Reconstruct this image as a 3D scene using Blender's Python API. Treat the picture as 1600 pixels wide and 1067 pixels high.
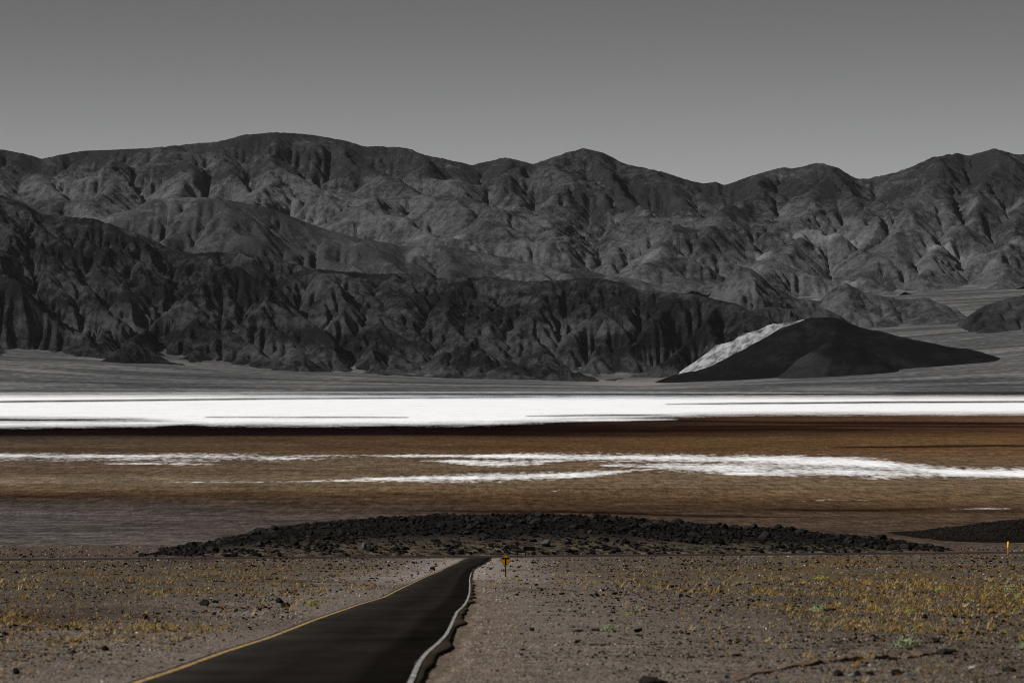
import bpy, math
import numpy as np

# ------------------------------------------------------------------ camera, sky, sun, exposure
sc = bpy.context.scene
for o in list(bpy.data.objects): bpy.data.objects.remove(o, do_unlink=True)
C = sc.collection
R = math.radians
EYE = 55.0            # the camera's height above the salt pan, metres
HOR, FPX = 585.0, 6666.7   # level of the eye in the 1600 px wide photograph and its focal length in those pixels

cam_d = bpy.data.cameras.new('camera'); cam = bpy.data.objects.new('camera', cam_d); C.objects.link(cam)
cam.location = (0, 0, EYE); cam.rotation_euler = (R(90), 0, 0)
cam_d.sensor_width = 36; cam_d.lens = 150; cam_d.shift_y = (HOR - 533.5) / 1600
cam_d.clip_start = 1.0; cam_d.clip_end = 60000
cam_d.dof.use_dof = True; cam_d.dof.focus_distance = 2600; cam_d.dof.aperture_fstop = 3.2
sc.camera = cam

SUN_AZ, SUN_EL = -106.0, 39.0     # degrees; azimuth from the view direction (+Y) towards +X
HAZE_GAIN = 1.85
world = bpy.data.worlds.new('World'); sc.world = world; world.use_nodes = True
wt = world.node_tree; wt.nodes.clear()
sky = wt.nodes.new('ShaderNodeTexSky'); sky.sky_type = 'NISHITA'; sky.sun_disc = False
sky.sun_elevation = R(SUN_EL); sky.sun_rotation = R(SUN_AZ); sky.altitude = 0; sky.dust_density = 0.6; sky.air_density = 0.7
bw = wt.nodes.new('ShaderNodeHueSaturation'); bw.inputs['Saturation'].default_value = 0.03; bw.inputs['Value'].default_value = 0.42
bg = wt.nodes.new('ShaderNodeBackground'); bg.inputs['Strength'].default_value = 0.05
wo = wt.nodes.new('ShaderNodeOutputWorld')
# dust haze low over the horizon, the same all the way round
tcw = wt.nodes.new('ShaderNodeTexCoord'); sep = wt.nodes.new('ShaderNodeSeparateXYZ'); wt.links.new(tcw.outputs['Generated'], sep.inputs[0])
def wm(op, a, b):
    q = wt.nodes.new('ShaderNodeMath'); q.operation = op
    for i, v in ((0, a), (1, b)):
        if isinstance(v, bpy.types.NodeSocket): wt.links.new(v, q.inputs[i])
        else: q.inputs[i].default_value = v
    return q.outputs[0]
t0 = wm('DIVIDE', wm('SUBTRACT', 0.105, sep.outputs[2]), 0.065)
t1 = wm('MINIMUM', wm('MAXIMUM', t0, 0.0), 1.0)
gain = wm('ADD', 1.0, wm('MULTIPLY', wm('MULTIPLY', t1, t1), HAZE_GAIN))
mul = wt.nodes.new('ShaderNodeVectorMath'); mul.operation = 'SCALE'
wt.links.new(sky.outputs[0], bw.inputs['Color']); wt.links.new(bw.outputs[0], mul.inputs[0]); wt.links.new(gain, mul.inputs['Scale'])
wt.links.new(mul.outputs[0], bg.inputs['Color']); wt.links.new(bg.outputs[0], wo.inputs['Surface'])
sun_d = bpy.data.lights.new('sun', 'SUN'); sun_d.energy = 5.0; sun_d.angle = R(0.53); sun_d.color = (1.0, 0.975, 0.945)
sun = bpy.data.objects.new('sun', sun_d); C.objects.link(sun)
sun.rotation_euler = (R(90 - SUN_EL), 0, R(-SUN_AZ) + math.pi)   # +Z of the lamp points at the sun
sc.view_settings.view_transform = 'Standard'; sc.view_settings.look = 'None'
sc.view_settings.exposure = 0.13; sc.view_settings.gamma = 1.0; sc.view_settings.use_curve_mapping = False
sc.cycles.max_bounces = 4; sc.cycles.use_denoising = True; sc.cycles.denoising_prefilter = 'NONE'; sc.cycles.filter_width = 1.1

# ------------------------------------------------------------------ helpers
def perlin(x, y, seed=0):
    rng = np.random.RandomState(seed); p = rng.permutation(256); p = np.concatenate([p, p]); a = rng.rand(256) * 2 * np.pi
    gx, gy = np.cos(a), np.sin(a)
    xi = np.floor(x).astype(np.int64); yi = np.floor(y).astype(np.int64); xf = x - xi; yf = y - yi; xi &= 255; yi &= 255
    u = xf**3 * (xf * (xf * 6 - 15) + 10); v = yf**3 * (yf * (yf * 6 - 15) + 10)
    def g(ix, iy, dx, dy):
        k = p[p[ix & 255] + (iy & 255)]; return gx[k] * dx + gy[k] * dy
    n0 = g(xi, yi, xf, yf); n1 = g(xi + 1, yi, xf - 1, yf); n2 = g(xi, yi + 1, xf, yf - 1); n3 = g(xi + 1, yi + 1, xf - 1, yf - 1)
    a0 = n0 + u * (n1 - n0); a1 = n2 + u * (n3 - n2)
    return (a0 + v * (a1 - a0)) * 1.5
def fbm(x, y, seed=0, octv=4, gain=0.5):
    t = 0; a = 1.0; f = 1.0
    for k in range(octv):
        t = t + a * perlin(x * f + 13.7 * k, y * f - 7.1 * k, seed + k); a *= gain; f *= 2.03
    return t
def ridged(x, y, seed=0, octv=4, gain=0.5):
    t = 0; a = 1.0; f = 1.0
    for k in range(octv):
        t = t + a * (1 - np.abs(perlin(x * f + 5.3 * k, y * f + 9.9 * k, seed + k)) * 2); a *= gain; f *= 2.1
    return t
def sstep(a, b, x):
    t = np.clip((x - a) / (b - a), 0, 1); return t * t * (3 - 2 * t)
def smooth1(v, n):
    k = np.hanning(2 * n + 3); k /= k.sum(); return np.convolve(np.pad(v, n + 1, mode='edge'), k, 'valid')
def lin(c):
    c = np.asarray(c, float) / 255.0; return np.where(c <= 0.04045, c / 12.92, ((c + 0.055) / 1.055) ** 2.4)
def px_x(px, Y): return (np.asarray(px, float) - 800) * Y / FPX         # metres to the side of the axis at distance Y
def px_z(py, Y): return EYE + (HOR - np.asarray(py, float)) * Y / FPX

def tag(o, label=None, cat=None, group=None, kind=None):
    if label: o['label'] = label
    if cat: o['category'] = cat
    if group: o['group'] = group
    if kind: o['kind'] = kind
    return o
def mesh_np(name, V, F, mat=None, smooth=True, attrs=None, fmat=None):
    """V (n,3), F (m,k) with one k"""
    V = np.ascontiguousarray(V, np.float32); F = np.ascontiguousarray(F, np.int32); m, k = F.shape
    me = bpy.data.meshes.new(name); me.vertices.add(len(V)); me.vertices.foreach_set('co', V.ravel())
    me.loops.add(m * k); me.loops.foreach_set('vertex_index', F.ravel())
    me.polygons.add(m); me.polygons.foreach_set('loop_start', np.arange(0, m * k, k, dtype=np.int32))
    me.polygons.foreach_set('loop_total', np.full(m, k, np.int32))
    me.polygons.foreach_set('use_smooth', np.full(m, smooth, bool))
    for an, av in (attrs or {}).items():
        av = np.asarray(av, np.float32)
        if av.ndim == 1:
            me.attributes.new(an, 'FLOAT', 'POINT').data.foreach_set('value', av)
        else:
            if av.shape[1] == 3: av = np.concatenate([av, np.ones((len(av), 1), np.float32)], 1)
            me.attributes.new(an, 'FLOAT_COLOR', 'POINT').data.foreach_set('color', np.ascontiguousarray(av).ravel())
    if mat: me.materials.append(mat)
    me.update(calc_edges=True)
    return me
def link(name, me, parent=None, loc=None):
    o = bpy.data.objects.new(name, me); C.objects.link(o)
    if parent is not None: o.parent = parent
    if loc is not None: o.location = loc
    return o
def grid_faces(h, w):
    i = np.arange((h - 1) * (w - 1)); r, c = i // (w - 1), i % (w - 1); a = r * w + c
    return np.stack([a, a + 1, a + w + 1, a + w], 1)

def erode(h, fixed, dx, iters, K, m=0.45, U=0.0, diff=0.0):
    """stream-power incision, implicit, along steepest descent, plus creep; returns height and drainage area"""
    H, W = h.shape; N = H * W; idx = np.arange(N).reshape(H, W); fx = fixed.ravel()
    Uv = U.ravel() if not np.isscalar(U) else U
    for it in range(iters):
        hp = np.pad(h, 1, constant_values=1e9); best = np.zeros((H, W)); rec = np.full((H, W), N); dist = np.full((H, W), dx)
        for dy, dxx in ((-1,-1),(-1,0),(-1,1),(0,-1),(0,1),(1,-1),(1,0),(1,1)):
            d = dx * (1.41421 if dy and dxx else 1.0)
            s = (h - hp[1+dy:1+dy+H, 1+dxx:1+dxx+W]) / d
            k = s > best; best = np.where(k, s, best); rec = np.where(k, idx + dy * W + dxx, rec); dist = np.where(k, d, dist)
        P = np.append(rec.ravel(), N); P[:-1][fx] = N; root = P[:-1] == N
        S = np.append(np.full(N, dx * dx), 0.0); Q = P.copy()
        for k in range(12):
            S = S + np.bincount(Q, weights=S, minlength=N + 1); S[N] = 0; Q = Q[Q]
            if (Q == N).all(): break
        A = S[:-1]; F = K * A ** m / dist.ravel(); F[root] = 0
        hv = h.ravel() + np.where(fx, 0, Uv)
        a = np.append(hv / (1 + F), 0.0); b = np.append(F / (1 + F), 0.0); Q = P.copy(); b[:-1][root] = 0
        for k in range(12):
            a = a + b * a[Q]; b = b * b[Q]; Q = Q[Q]
            if b.max() < 1e-6: break
        h = a[:-1].reshape(H, W)
        if diff:
            q = np.pad(h, 1, mode='edge'); l = q[:-2,1:-1] + q[2:,1:-1] + q[1:-1,:-2] + q[1:-1,2:] - 4 * h
            h = h + np.where(fixed, 0, diff * l)
    return h, A.reshape(H, W)
def upsample(h, shape):
    H, W = h.shape; y = np.linspace(0, H - 1, shape[0]); x = np.linspace(0, W - 1, shape[1])
    t = np.stack([np.interp(x, np.arange(W), r) for r in h]); y0 = np.clip(np.floor(y).astype(int), 0, H - 2); f = (y - y0)[:, None]
    return t[y0] * (1 - f) + t[y0 + 1] * f
def noise_detail(X, Y, s): return fbm(X / 60, Y / 60, s, 3) 

# ------------------------------------------------------------------ materials
def new_mat(name):
    m = bpy.data.materials.new(name); m.use_nodes = True; nt = m.node_tree; nt.nodes.clear()
    out = nt.nodes.new('ShaderNodeOutputMaterial'); b = nt.nodes.new('ShaderNodeBsdfPrincipled'); nt.links.new(b.outputs[0], out.inputs[0])
    b.inputs['Roughness'].default_value = 0.9; b.inputs['Specular IOR Level'].default_value = 0.0
    return m, nt, b
class NT:
    """tiny node-graph writer"""
    def __init__(s, nt): s.nt = nt
    def n(s, t, ins=None, **kw):
        nd = s.nt.nodes.new(t)
        for k, v in kw.items(): setattr(nd, k, v)
        for k, v in (ins or {}).items():
            if isinstance(v, bpy.types.NodeSocket): s.nt.links.new(v, nd.inputs[k])
            else: nd.inputs[k].default_value = v
        return nd
    def coord(s, scale=(1, 1, 1)):
        tc = s.n('ShaderNodeTexCoord'); return s.n('ShaderNodeMapping', {'Vector': tc.outputs['Object'], 'Scale': scale}).outputs[0]
    def noise(s, vec, scale, detail=4, rough=0.55, dist=0.0):
        return s.n('ShaderNodeTexNoise', {'Vector': vec, 'Scale': scale, 'Detail': detail, 'Roughness': rough, 'Distortion': dist}).outputs[0]
    def ramp(s, fac, stops):
        r = s.n('ShaderNodeValToRGB', {'Fac': fac}); e = r.color_ramp.elements
        while len(e) < len(stops): e.new(0.5)
        for el, (p, c) in zip(e, stops):
            el.position = p; el.color = (c, c, c, 1) if np.isscalar(c) else (*c, 1)
        return r.outputs[0]
    def mix(s, fac, a, b, mode='MIX'):
        m = s.n('ShaderNodeMix', data_type='RGBA', blend_type=mode)
        for i, v in ((0, fac), (6, a), (7, b)):
            if isinstance(v, bpy.types.NodeSocket): s.nt.links.new(v, m.inputs[i])
            else: m.inputs[i].default_value = v if i == 0 else ((v, v, v, 1) if np.isscalar(v) else (*v, 1))
        return m.outputs[2]
    def math(s, op, a, b=0.0, clamp=False):
        m = s.n('ShaderNodeMath', operation=op, use_clamp=clamp)
        for i, v in ((0, a), (1, b)):
            if isinstance(v, bpy.types.NodeSocket): s.nt.links.new(v, m.inputs[i])
            else: m.inputs[i].default_value = v
        return m.outputs[0]
    def attr(s, name, out='Fac'): return s.n('ShaderNodeAttribute', attribute_name=name).outputs[out]
    def bump(s, h, dist, strength=1.0): return s.n('ShaderNodeBump', {'Height': h, 'Distance': dist, 'Strength': strength}).outputs[0]

def rock_mat(name, dark, light, sed, pale=0.3, tint=(0.99, 1.0, 1.03), bump=6.0):
    """rock: 'tone' picks the bed (dark to light), 'sed' is gravel washed into the gullies, 'pale' bleached ground"""
    m, nt, b = new_mat(name); g = NT(nt); v = g.coord()
    sv = g.coord((0.0016, 0.0016, 0.016)); st = g.noise(sv, 1.0, 5, 0.6, 1.4)
    mid = g.noise(v, 0.005, 5, 0.62, 0.5); fine = g.noise(v, 0.03, 5, 0.75)
    t = g.math('ADD', g.math('MULTIPLY', g.math('SUBTRACT', st, 0.5), 0.9), g.math('MULTIPLY', g.math('SUBTRACT', mid, 0.5), 1.1))
    t = g.math('ADD', g.math('ADD', t, g.math('MULTIPLY', g.math('SUBTRACT', fine, 0.5), 1.9)), g.attr('tone'))
    def T(c): return tuple(c * k for k in tint)
    col = g.mix(g.ramp(t, [(0.12, 0.0), (0.88, 1.0)]), T(dark), T(light))
    sd = g.math('MULTIPLY', g.attr('sed'), g.math('ADD', 0.3, g.math('MULTIPLY', fine, 1.2)), True)
    col = g.mix(sd, col, T(sed))
    pf = g.math('MULTIPLY', g.attr('pale'), g.math('ADD', 0.25, g.math('MULTIPLY', mid, 1.4)), True)
    col = g.mix(pf, col, T(pale))
    nt.links.new(col, b.inputs['Base Color'])
    h = g.math('ADD', g.noise(v, 0.03, 7, 0.76, 0.4), g.math('MULTIPLY', st, 0.5))
    nt.links.new(g.bump(h, bump), b.inputs['Normal'])
    return m
# ------------------------------------------------------------------ ground heights
_Yt = np.arange(0, 2600, 5.0)
_Dt = smooth1(np.interp(_Yt, [0, 720, 860, 1000, 1200, 1400, 1600, 1800, 2000, 2600], [2.37, 32.97, 36.8, 40.3, 45.0, 49.5, 52.8, 54.6, 55.0, 55.0]), 10)
_Dt[:20] = 2.37 + 0.0425 * _Yt[:20]
def highway_Y(X): return 868.0 + X * 0.42
def drop(Y): return np.interp(Y, _Yt, _Dt)
def plain_z(X, Y):
    """the fan without its small relief; a level bench carries the highway"""
    z = EYE - drop(Y); hy = highway_Y(X); w = 1 - sstep(7.5, 22, np.abs(Y - hy))
    return z * (1 - w) + (EYE - drop(hy)) * w

# ------------------------------------------------------------------ the far shore: alluvial fans below and between the ranges
def bajada_z(X, Y):
    px = 800 + X / Y * FPX
    zf = np.interp(px, [-700, 0, 200, 400, 700, 1000, 1150, 1300, 1600, 2300], [170, 136, 107, 77, 44, 27, 48, 77, 136, 170])
    zb = np.interp(Y, [13300, 13560, 14000, 14300, 14700, 15500, 16800, 18300, 19600, 23000], [-8, 0, .5, .8, 1.0, 1.0, 1.0, 1.0, 1.0, 1.0])
    back = np.interp(Y, [14700, 15500, 16800, 18300, 19600, 23000], [0, 110, 224, 352, 470, 600])
    return np.where(Y < 13560, zb, zf * zb * (1 - 0.3 * sstep(14700, 16500, Y)) + back)

def heightfield(name, X0, X1, Y0, Y1, dx, tent, base, seed, K=0.02, uplift=0.03, its=(50, 24, 10), diff=(0.1, 0.08, 0.05), skyline=None, rough=0.35, wl=700, Yc=None, fine=4.0, m=0.45, start=0.7, corr_n=12, lump=0.3, crag=0, oblique=(28, -34)):
    for lv, f in enumerate((4, 2, 1)):
        d = dx * f; xs = np.arange(X0, X1 + 1, d); ys = np.arange(Y0, Y1 + 1, d); X, Y = np.meshgrid(xs, ys)
        T = np.maximum(tent(X, Y), 0); B = base(X, Y); fixed = T <= 1e-3
        if lv == 0:
            wx = X + 180 * fbm(X / 900, Y / 900, seed + 50, 2); wy = Y + 180 * fbm(X / 900, Y / 900, seed + 60, 2)
            def obl(ang, st, sd):        # ridge systems that run slantwise across the view
                c_, s_ = math.cos(R(ang)), math.sin(R(ang)); a_ = wx * c_ + wy * s_; b_ = -wx * s_ + wy * c_
                return ridged(a_ / (wl * st), b_ / wl, sd, 5, 0.52) - 0.95
            rr = np.maximum(obl(oblique[0], 2.3, seed), obl(oblique[1], 2.0, seed + 31)) - 0.25
            h = B + T * np.maximum(0.05, start + rough * rr + lump * fbm(wx / (2.2 * wl), wy / (2.2 * wl), seed + 70, 2)) + np.where(fixed, 0, 6 * fbm(X / 120, Y / 120, seed + 9, 3))
        else:
            h = upsample(h - Bo, X.shape) + B + np.where(fixed, 0, fine * fbm(X / (9 * d), Y / (9 * d), seed + 20 + lv, 2))
        h = np.where(fixed, B, h); Bo = B
        h, A = erode(h, fixed, d, its[lv], K, m, uplift * T, diff[lv])
    rel = h - B
    if skyline is not None:                 # raise or lower the crest to the height it has along the range
        sx, sy = skyline; ci = np.arange(len(xs))
        for k in range(4):
            j = (((B + rel) - EYE) / Y).argmax(0); Yj = Y[j, ci]; want = px_z(np.interp(800 + FPX * xs / Yj, sx, sy), Yj)
            s = np.clip((want - B[j, ci]) / np.maximum(rel[j, ci], 5), 0.3, 3); s = smooth1(s, corr_n if k < 2 else max(2, corr_n // 4)); rel = rel * s[None, :]
    if crag:
        w1 = fbm(X / 260, Y / 260, seed + 80, 2); w2 = fbm(X / 80, Y / 80, seed + 85, 2)
        led = perlin((rel + 60 * w1) / 34, (X + 0.6 * Y) / 900, seed + 81) + 0.6 * perlin((rel + 40 * w1) / 15, (X - 0.4 * Y) / 500, seed + 84)
        cr = ridged(X / 130 + 0.5 * w1, Y / 130 + 0.4 * w2, seed + 82, 4, 0.62) - 1.1
        z_add = crag * (0.6 * led + 1.2 * cr) * np.clip(rel / 60, 0, 1) * (0.35 + 1.1 * np.clip(fbm(X / 700, Y / 700, seed + 83, 2) + 0.4, 0, 1))
        rel = rel + z_add * (1 - 0.7 * sstep(0.8, 0.97, rel / np.maximum(rel.max(0), 1)[None]))
    z = B + rel
    gy, gx = np.gradient(z, dx); slope = np.hypot(gx, gy)
    sed = np.clip((np.log10(A) - 3.4) / 2.2, 0, 1) * np.clip(1.15 - slope, 0, 1)
    return xs, ys, X, Y, z, sed, slope, rel
def hf_object(name, X, Y, z, sed, mat, label=None, drop_below=None, pale=None, tone=None):
    V = np.stack([X, Y, z], -1).reshape(-1, 3); F = grid_faces(*z.shape)
    if drop_below is not None:              # leave out what lies well under the fans
        keep = (z - drop_below > -25).ravel(); F = F[keep[F].any(1)]
        used = np.unique(F); mp = np.full(len(V), -1); mp[used] = np.arange(len(used)); F = mp[F]; V = V[used]; sed = sed.ravel()[used]
        pale = None if pale is None else pale.ravel()[used]; tone = None if tone is None else tone.ravel()[used]
    at = {'sed': sed.ravel(), 'pale': np.zeros(len(V)) if pale is None else pale.ravel(), 'tone': np.full(len(V), 0.5) if tone is None else tone.ravel()}
    return tag(link(name, mesh_np(name, V, F, mat, True, at)), label, kind='structure')

def tent_from_sky(sky, Yc, front, backw, seed, expo=0.9, wob=120, floor=0.0):
    """height above the fan: rises from the foot to the crest line, falls behind it"""
    sx, sy = np.array(sky[0], float), np.array(sky[1], float)
    def t(X, Y):
        yc = Yc + wob * fbm(X / 1100, X * 0 + 3.3, seed + 3, 3) 
        top = np.interp(X, px_x(sx, Yc), px_z(sy, Yc)) - bajada_z(X, np.full_like(X, Yc))
        top = np.maximum(top, 0)
        fr = front(X) if callable(front) else front
        fr = fr * (1 + 0.25 * fbm(X / 500, Y / 900, seed + 5, 3))
        d = np.where(Y < yc, 1 - (yc - Y) / fr, 1 - (Y - yc) / backw)
        return np.where(d > 0, top * np.clip(d, 0, 1) ** expo + floor, 0)
    return t

def ridge_field(lines, slope, seed, warp=55.0):
    """height of a range built from its ridge lines: each falls away to both sides at about the slope given"""
    segs = []
    for ln in lines:
        p = np.array(ln, float); P = np.stack([px_x(p[:, 0], p[:, 2]), p[:, 2], px_z(p[:, 1], p[:, 2])], 1); segs += list(zip(P[:-1], P[1:]))
    def t(X, Y):
        wx = X + warp * fbm(X / 340, Y / 340, seed, 3); wy = Y + 1.6 * warp * fbm(X / 340 + 40, Y / 340, seed + 5, 3)
        sl = slope * (1 + 0.4 * fbm(X / 420, Y / 420, seed + 9, 2)); h = np.full(X.shape, -1e4)
        for a_, b_ in segs:
            d = b_ - a_; L2 = d[0] ** 2 + d[1] ** 2; tt = np.clip(((wx - a_[0]) * d[0] + (wy - a_[1]) * d[1]) / max(L2, 1), 0, 1)
            dist = np.hypot(wx - a_[0] - tt * d[0], wy - a_[1] - tt * d[1]); h = np.maximum(h, a_[2] + tt * d[2] - sl * dist * (1 - 0.00022 * np.minimum(dist, 900)))
        return np.maximum(h - bajada_z(X, Y), 0)
    return t
def along(sky, Yf): return [(x, y, Yf(x)) for x, y in zip(*sky)]
FAR = ([-700,-300,-120,0,30,65,100,130,180,230,290,340,380,430,470,500,540,570,600,635,665,700,740,765,790,815,832,870,910,945,975,1000,1040,1080,1100,1120,1131,1180,1222,1240,1280,1310,1340,1370,1400,1450,1492,1512,1552,1590,1640,1800,2300],
       [262,250,238,234,239,248,241,236,234,232,226,222,211,207,209,213,220,229,229,231,243,250,258,252,246,251,258,244,231,240,256,261,270,283,287,284,290,273,262,264,254,263,281,277,270,250,239,244,232,242,236,260,280])
MID = ([-300,100,180,215,240,270,320,350,420,480,520,560,600,640,700,760,860,900,950,1000,1040,1080,1200],
       [380,370,345,322,312,308,309,311,325,348,362,372,379,385,384,396,418,419,430,437,450,470,560])
NEAR = ([-700,-300,-120,0,40,64,100,140,180,230,262,300,340,380,420,480,530,560,610,645,680,720,760,800,850,900,932,965,1000,1040,1085,1120,1150,1180,1200,1230,1290],
        [300,270,285,305,318,333,338,341,352,370,388,397,394,393,402,418,424,426,427,429,436,433,432,438,440,436,433,441,453,457,459,468,474,490,500,520,598])

S_NEAR = [[(130,341,15850),(110,400,15550),(60,430,15300),(20,470,15100),(0,520,14850)], [(250,384,15850),(300,430,15600),(290,470,15300),(270,476,15100),(200,505,14900),(165,537,14700)], [(270,476,15100),(340,495,15000),(420,530,14850),(500,560,14700),(560,580,14600)],
  [(385,393,15850),(400,440,15500),(420,470,15250),(500,500,15050),(560,545,14800)], [(25,556,14650),(70,530,14760),(110,522,14800),(180,523,14800),(240,532,14770),(310,552,14700),(380,566,14620)], [(480,418,15850),(520,450,15500),(500,490,15250),(450,510,15050),(400,545,14850)],
  [(610,427,15800),(600,470,15450),(570,520,15050),(590,528,14950),(640,552,14800),(690,588,14600)], [(570,520,15050),(520,550,14850),(480,575,14700)], [(720,433,15750),(700,480,15350),(730,520,15050),(760,560,14800),(770,585,14650)], [(850,440,15650),(830,480,15350),(780,520,15100),(720,560,14850)],
  [(935,433,15600),(930,480,15300),(880,520,15100),(840,560,14850),(810,588,14700)], [(1040,457,15450),(1000,500,15200),(940,540,14980),(890,575,14800),(860,592,14680)], [(1120,468,15300),(1090,500,15100),(1040,540,14900),(985,575,14750),(950,592,14650)], [(1180,490,15100),(1130,520,14950),(1080,560,14800),(1040,590,14680)],
  [(-120,285,15900),(-100,380,15500),(-60,450,15200),(-90,520,14850)], [(0,305,15900),(-10,360,15650),(-50,410,15400)], [(60,333,15900),(30,390,15600),(-20,440,15300)]]
S_MID = [[(270,308,17300),(300,350,17000),(260,385,16700),(330,420,16500)], [(350,311,17300),(400,350,17050),(420,390,16750),(470,420,16500)], [(480,348,17300),(500,385,17000),(560,420,16650)], [(560,372,17300),(600,400,17000),(640,425,16700)], [(700,384,17300),(720,410,17050),(700,430,16800)], [(860,418,17300),(900,440,17000)], [(215,322,17300),(190,360,17000),(150,380,16700)]]
S_FAR = [[(30,239,20500),(70,290,19700),(130,340,18900),(200,380,18300)], [(130,236,20500),(200,280,19800),(150,310,19300),(110,350,18800)], [(230,232,20500),(300,260,19900),(260,310,19300),(180,340,18700)], [(340,222,20500),(350,260,19900),(420,290,19500),(380,320,19000),(300,360,18500)],
  [(430,207,20500),(440,250,20000),(500,300,19400),(600,330,18900),(700,365,18400),(860,412,17950)], [(540,220,20500),(560,260,20000),(640,290,19500),(760,340,18900),(850,380,18400)], [(635,231,20500),(680,270,19900),(740,310,19400),(830,345,18900),(900,400,18300)], [(790,246,20500),(790,290,19800),(850,330,19200),(880,380,18600)],
  [(910,231,20500),(900,280,19900),(870,320,19400),(830,350,18900)], [(910,231,20500),(960,290,19800),(1010,330,19200),(1060,370,18700),(1020,400,18300)], [(1000,261,20500),(1060,300,19900),(1080,340,19400),(1100,370,18900)], [(1220,262,20400),(1180,300,19700),(1130,340,19100),(1080,375,18600)],
  [(1280,254,20400),(1270,310,19600),(1250,360,19000),(1200,400,18400),(1160,425,18000)], [(1280,254,20400),(1340,310,19600),(1380,360,19000),(1400,395,18500)], [(1492,239,20400),(1450,280,19800),(1420,330,19200),(1390,370,18700)], [(1552,232,20400),(1540,300,19600),(1500,360,19000),(1450,410,18300)],
  [(1552,232,20400),(1600,290,19700),(1590,350,19000),(1560,410,18200)], [(-120,238,20500),(-100,300,19600),(-40,350,18800)], [(0,234,20500),(-20,290,19700),(20,340,18900)], [(1640,236,20500),(1700,320,19400),(1680,400,18400)]]
def front_near(X): return 1350 - 500 * sstep(100, 650, X)
t_near = ridge_field([along(NEAR, lambda x: float(np.interp(x, [600, 930, 1120, 1190, 1290], [15900, 15600, 15300, 15080, 14900])))] + S_NEAR, 0.56, 11)
r_near = t_near; b_near = tent_from_sky(NEAR, 15700, lambda X: 1150 - 420 * sstep(100, 650, X), 500, 11, 1.0, 60)
def t_near(X, Y): return np.maximum(r_near(X, Y), 0.8 * b_near(X, Y)) * np.clip((Y + 110 * fbm(X / 260, Y / 260, 17, 3) - 14230) / (420 + 420 * sstep(200, -700, X)), 0, 1) ** 0.85
xs, ys, X, Y, z, sed, slope, rel = heightfield('near', -2500, 1250, 14190, 16350, 6.0, t_near, lambda X, Y: bajada_z(X, Y) - 6, 101, K=0.15, m=0.34, uplift=0.012, skyline=NEAR, Yc=15900, rough=0.12, wl=260, diff=(0.02, 0.01, 0.003), its=(20, 20, 18), lump=0.0, crag=9, start=1.0, fine=9.0, oblique=(24, -40))
tone = 0.30 + 0.32 * fbm(X / 420, Y / 420 + rel / 200, 111, 3) + 0.25 * np.clip(0.35 - slope, 0, 1) - 0.1 * sstep(0.7, 0.97, rel / np.maximum(rel.max(0), 1)[None])
M_near = rock_mat('near_rock', 0.012, 0.08, 0.15, bump=30)
hf_object('mountain_ridge', X, Y, z, sed, M_near, 'dark dissected mountain ridge rising from the left behind the salt flat', bajada_z(X, Y), tone=tone)

def small_hill(name, sky, Yc, front, back, seed, mat, label, tone0=0.4, wl=220, dx=6.0):
    x0, x1 = px_x(sky[0][0], Yc), px_x(sky[0][-1], Yc)
    tn = tent_from_sky(sky, Yc, front, back, seed, 0.8, 40)
    xs, ys, X, Y, z, sed, slope, rel = heightfield(name, x0, x1, Yc - 1.3 * front, Yc + back, dx, tn, lambda X, Y: bajada_z(X, Y) - 6, seed + 900, K=0.06, uplift=0.03, skyline=sky, Yc=Yc, rough=0.45, wl=wl, diff=(0.04, 0.03, 0.02), its=(24, 14, 8), lump=0.4, crag=6, start=0.8, corr_n=4)
    tone = tone0 + 0.3 * fbm(X / 160, Y / 160, seed + 7, 3)
    return hf_object(name, X, Y, z, sed, mat, label, bajada_z(X, Y), tone=tone)
t_mid = ridge_field([along(MID, lambda x: 17300.0)] + S_MID, 0.5, 21)
xs, ys, X, Y, z, sed, slope, rel = heightfield('mid', -2700, 1050, 16250, 17700, 8.0, t_mid, lambda X, Y: bajada_z(X, Y) - 6, 201, K=0.11, m=0.34, uplift=0.012, skyline=MID, Yc=17300, rough=0.12, wl=260, diff=(0.03, 0.02, 0.006), its=(16, 18, 14), lump=0.0, crag=4, start=1.0, fine=7.0)
tone = 0.38 + 0.3 * fbm(X / 380, Y / 380, 211, 3) - 0.3 * sstep(120, 260, rel)
M_mid = rock_mat('foothill_rock', 0.036, 0.115, 0.14, bump=14)
hf_object('foothills', X, Y, z, sed, M_mid, 'grey foothills between the dark ridge and the far range', bajada_z(X, Y), tone=tone)

t_far = ridge_field([along(FAR, lambda x: 20500.0)] + S_FAR, 0.5, 31, 80.0)
xs, ys, X, Y, z, sed, slope, rel = heightfield('far', -3100, 3100, 17900, 20950, 9.0, t_far, lambda X, Y: bajada_z(X, Y) - 6, 301, K=0.12, m=0.34, uplift=0.012, skyline=FAR, Yc=20500, rough=0.12, wl=330, diff=(0.03, 0.015, 0.004), its=(20, 20, 18), lump=0.0, crag=7.5, start=1.0, fine=10.0)
tone = 0.56 - 0.48 * sstep(230, 620, rel + 170 * sstep(-100, 900, X) + 160 * fbm(X / 900, Y / 900, 311, 3)) + 0.3 * fbm(X / 420, Y / 420, 312, 3)
pale = sstep(0.35, 0.9, fbm(X / 330, Y / 240, 313, 3)) * (1 - sstep(200, 420, rel)) * 0.5
M_far = rock_mat('far_rock', 0.027, 0.115, 0.17, pale=0.26, bump=28)
hf_object('mountain_range', X, Y, z, sed, M_far, 'long grey mountain range along the skyline', bajada_z(X, Y), tone=tone, pale=pale)

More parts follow.
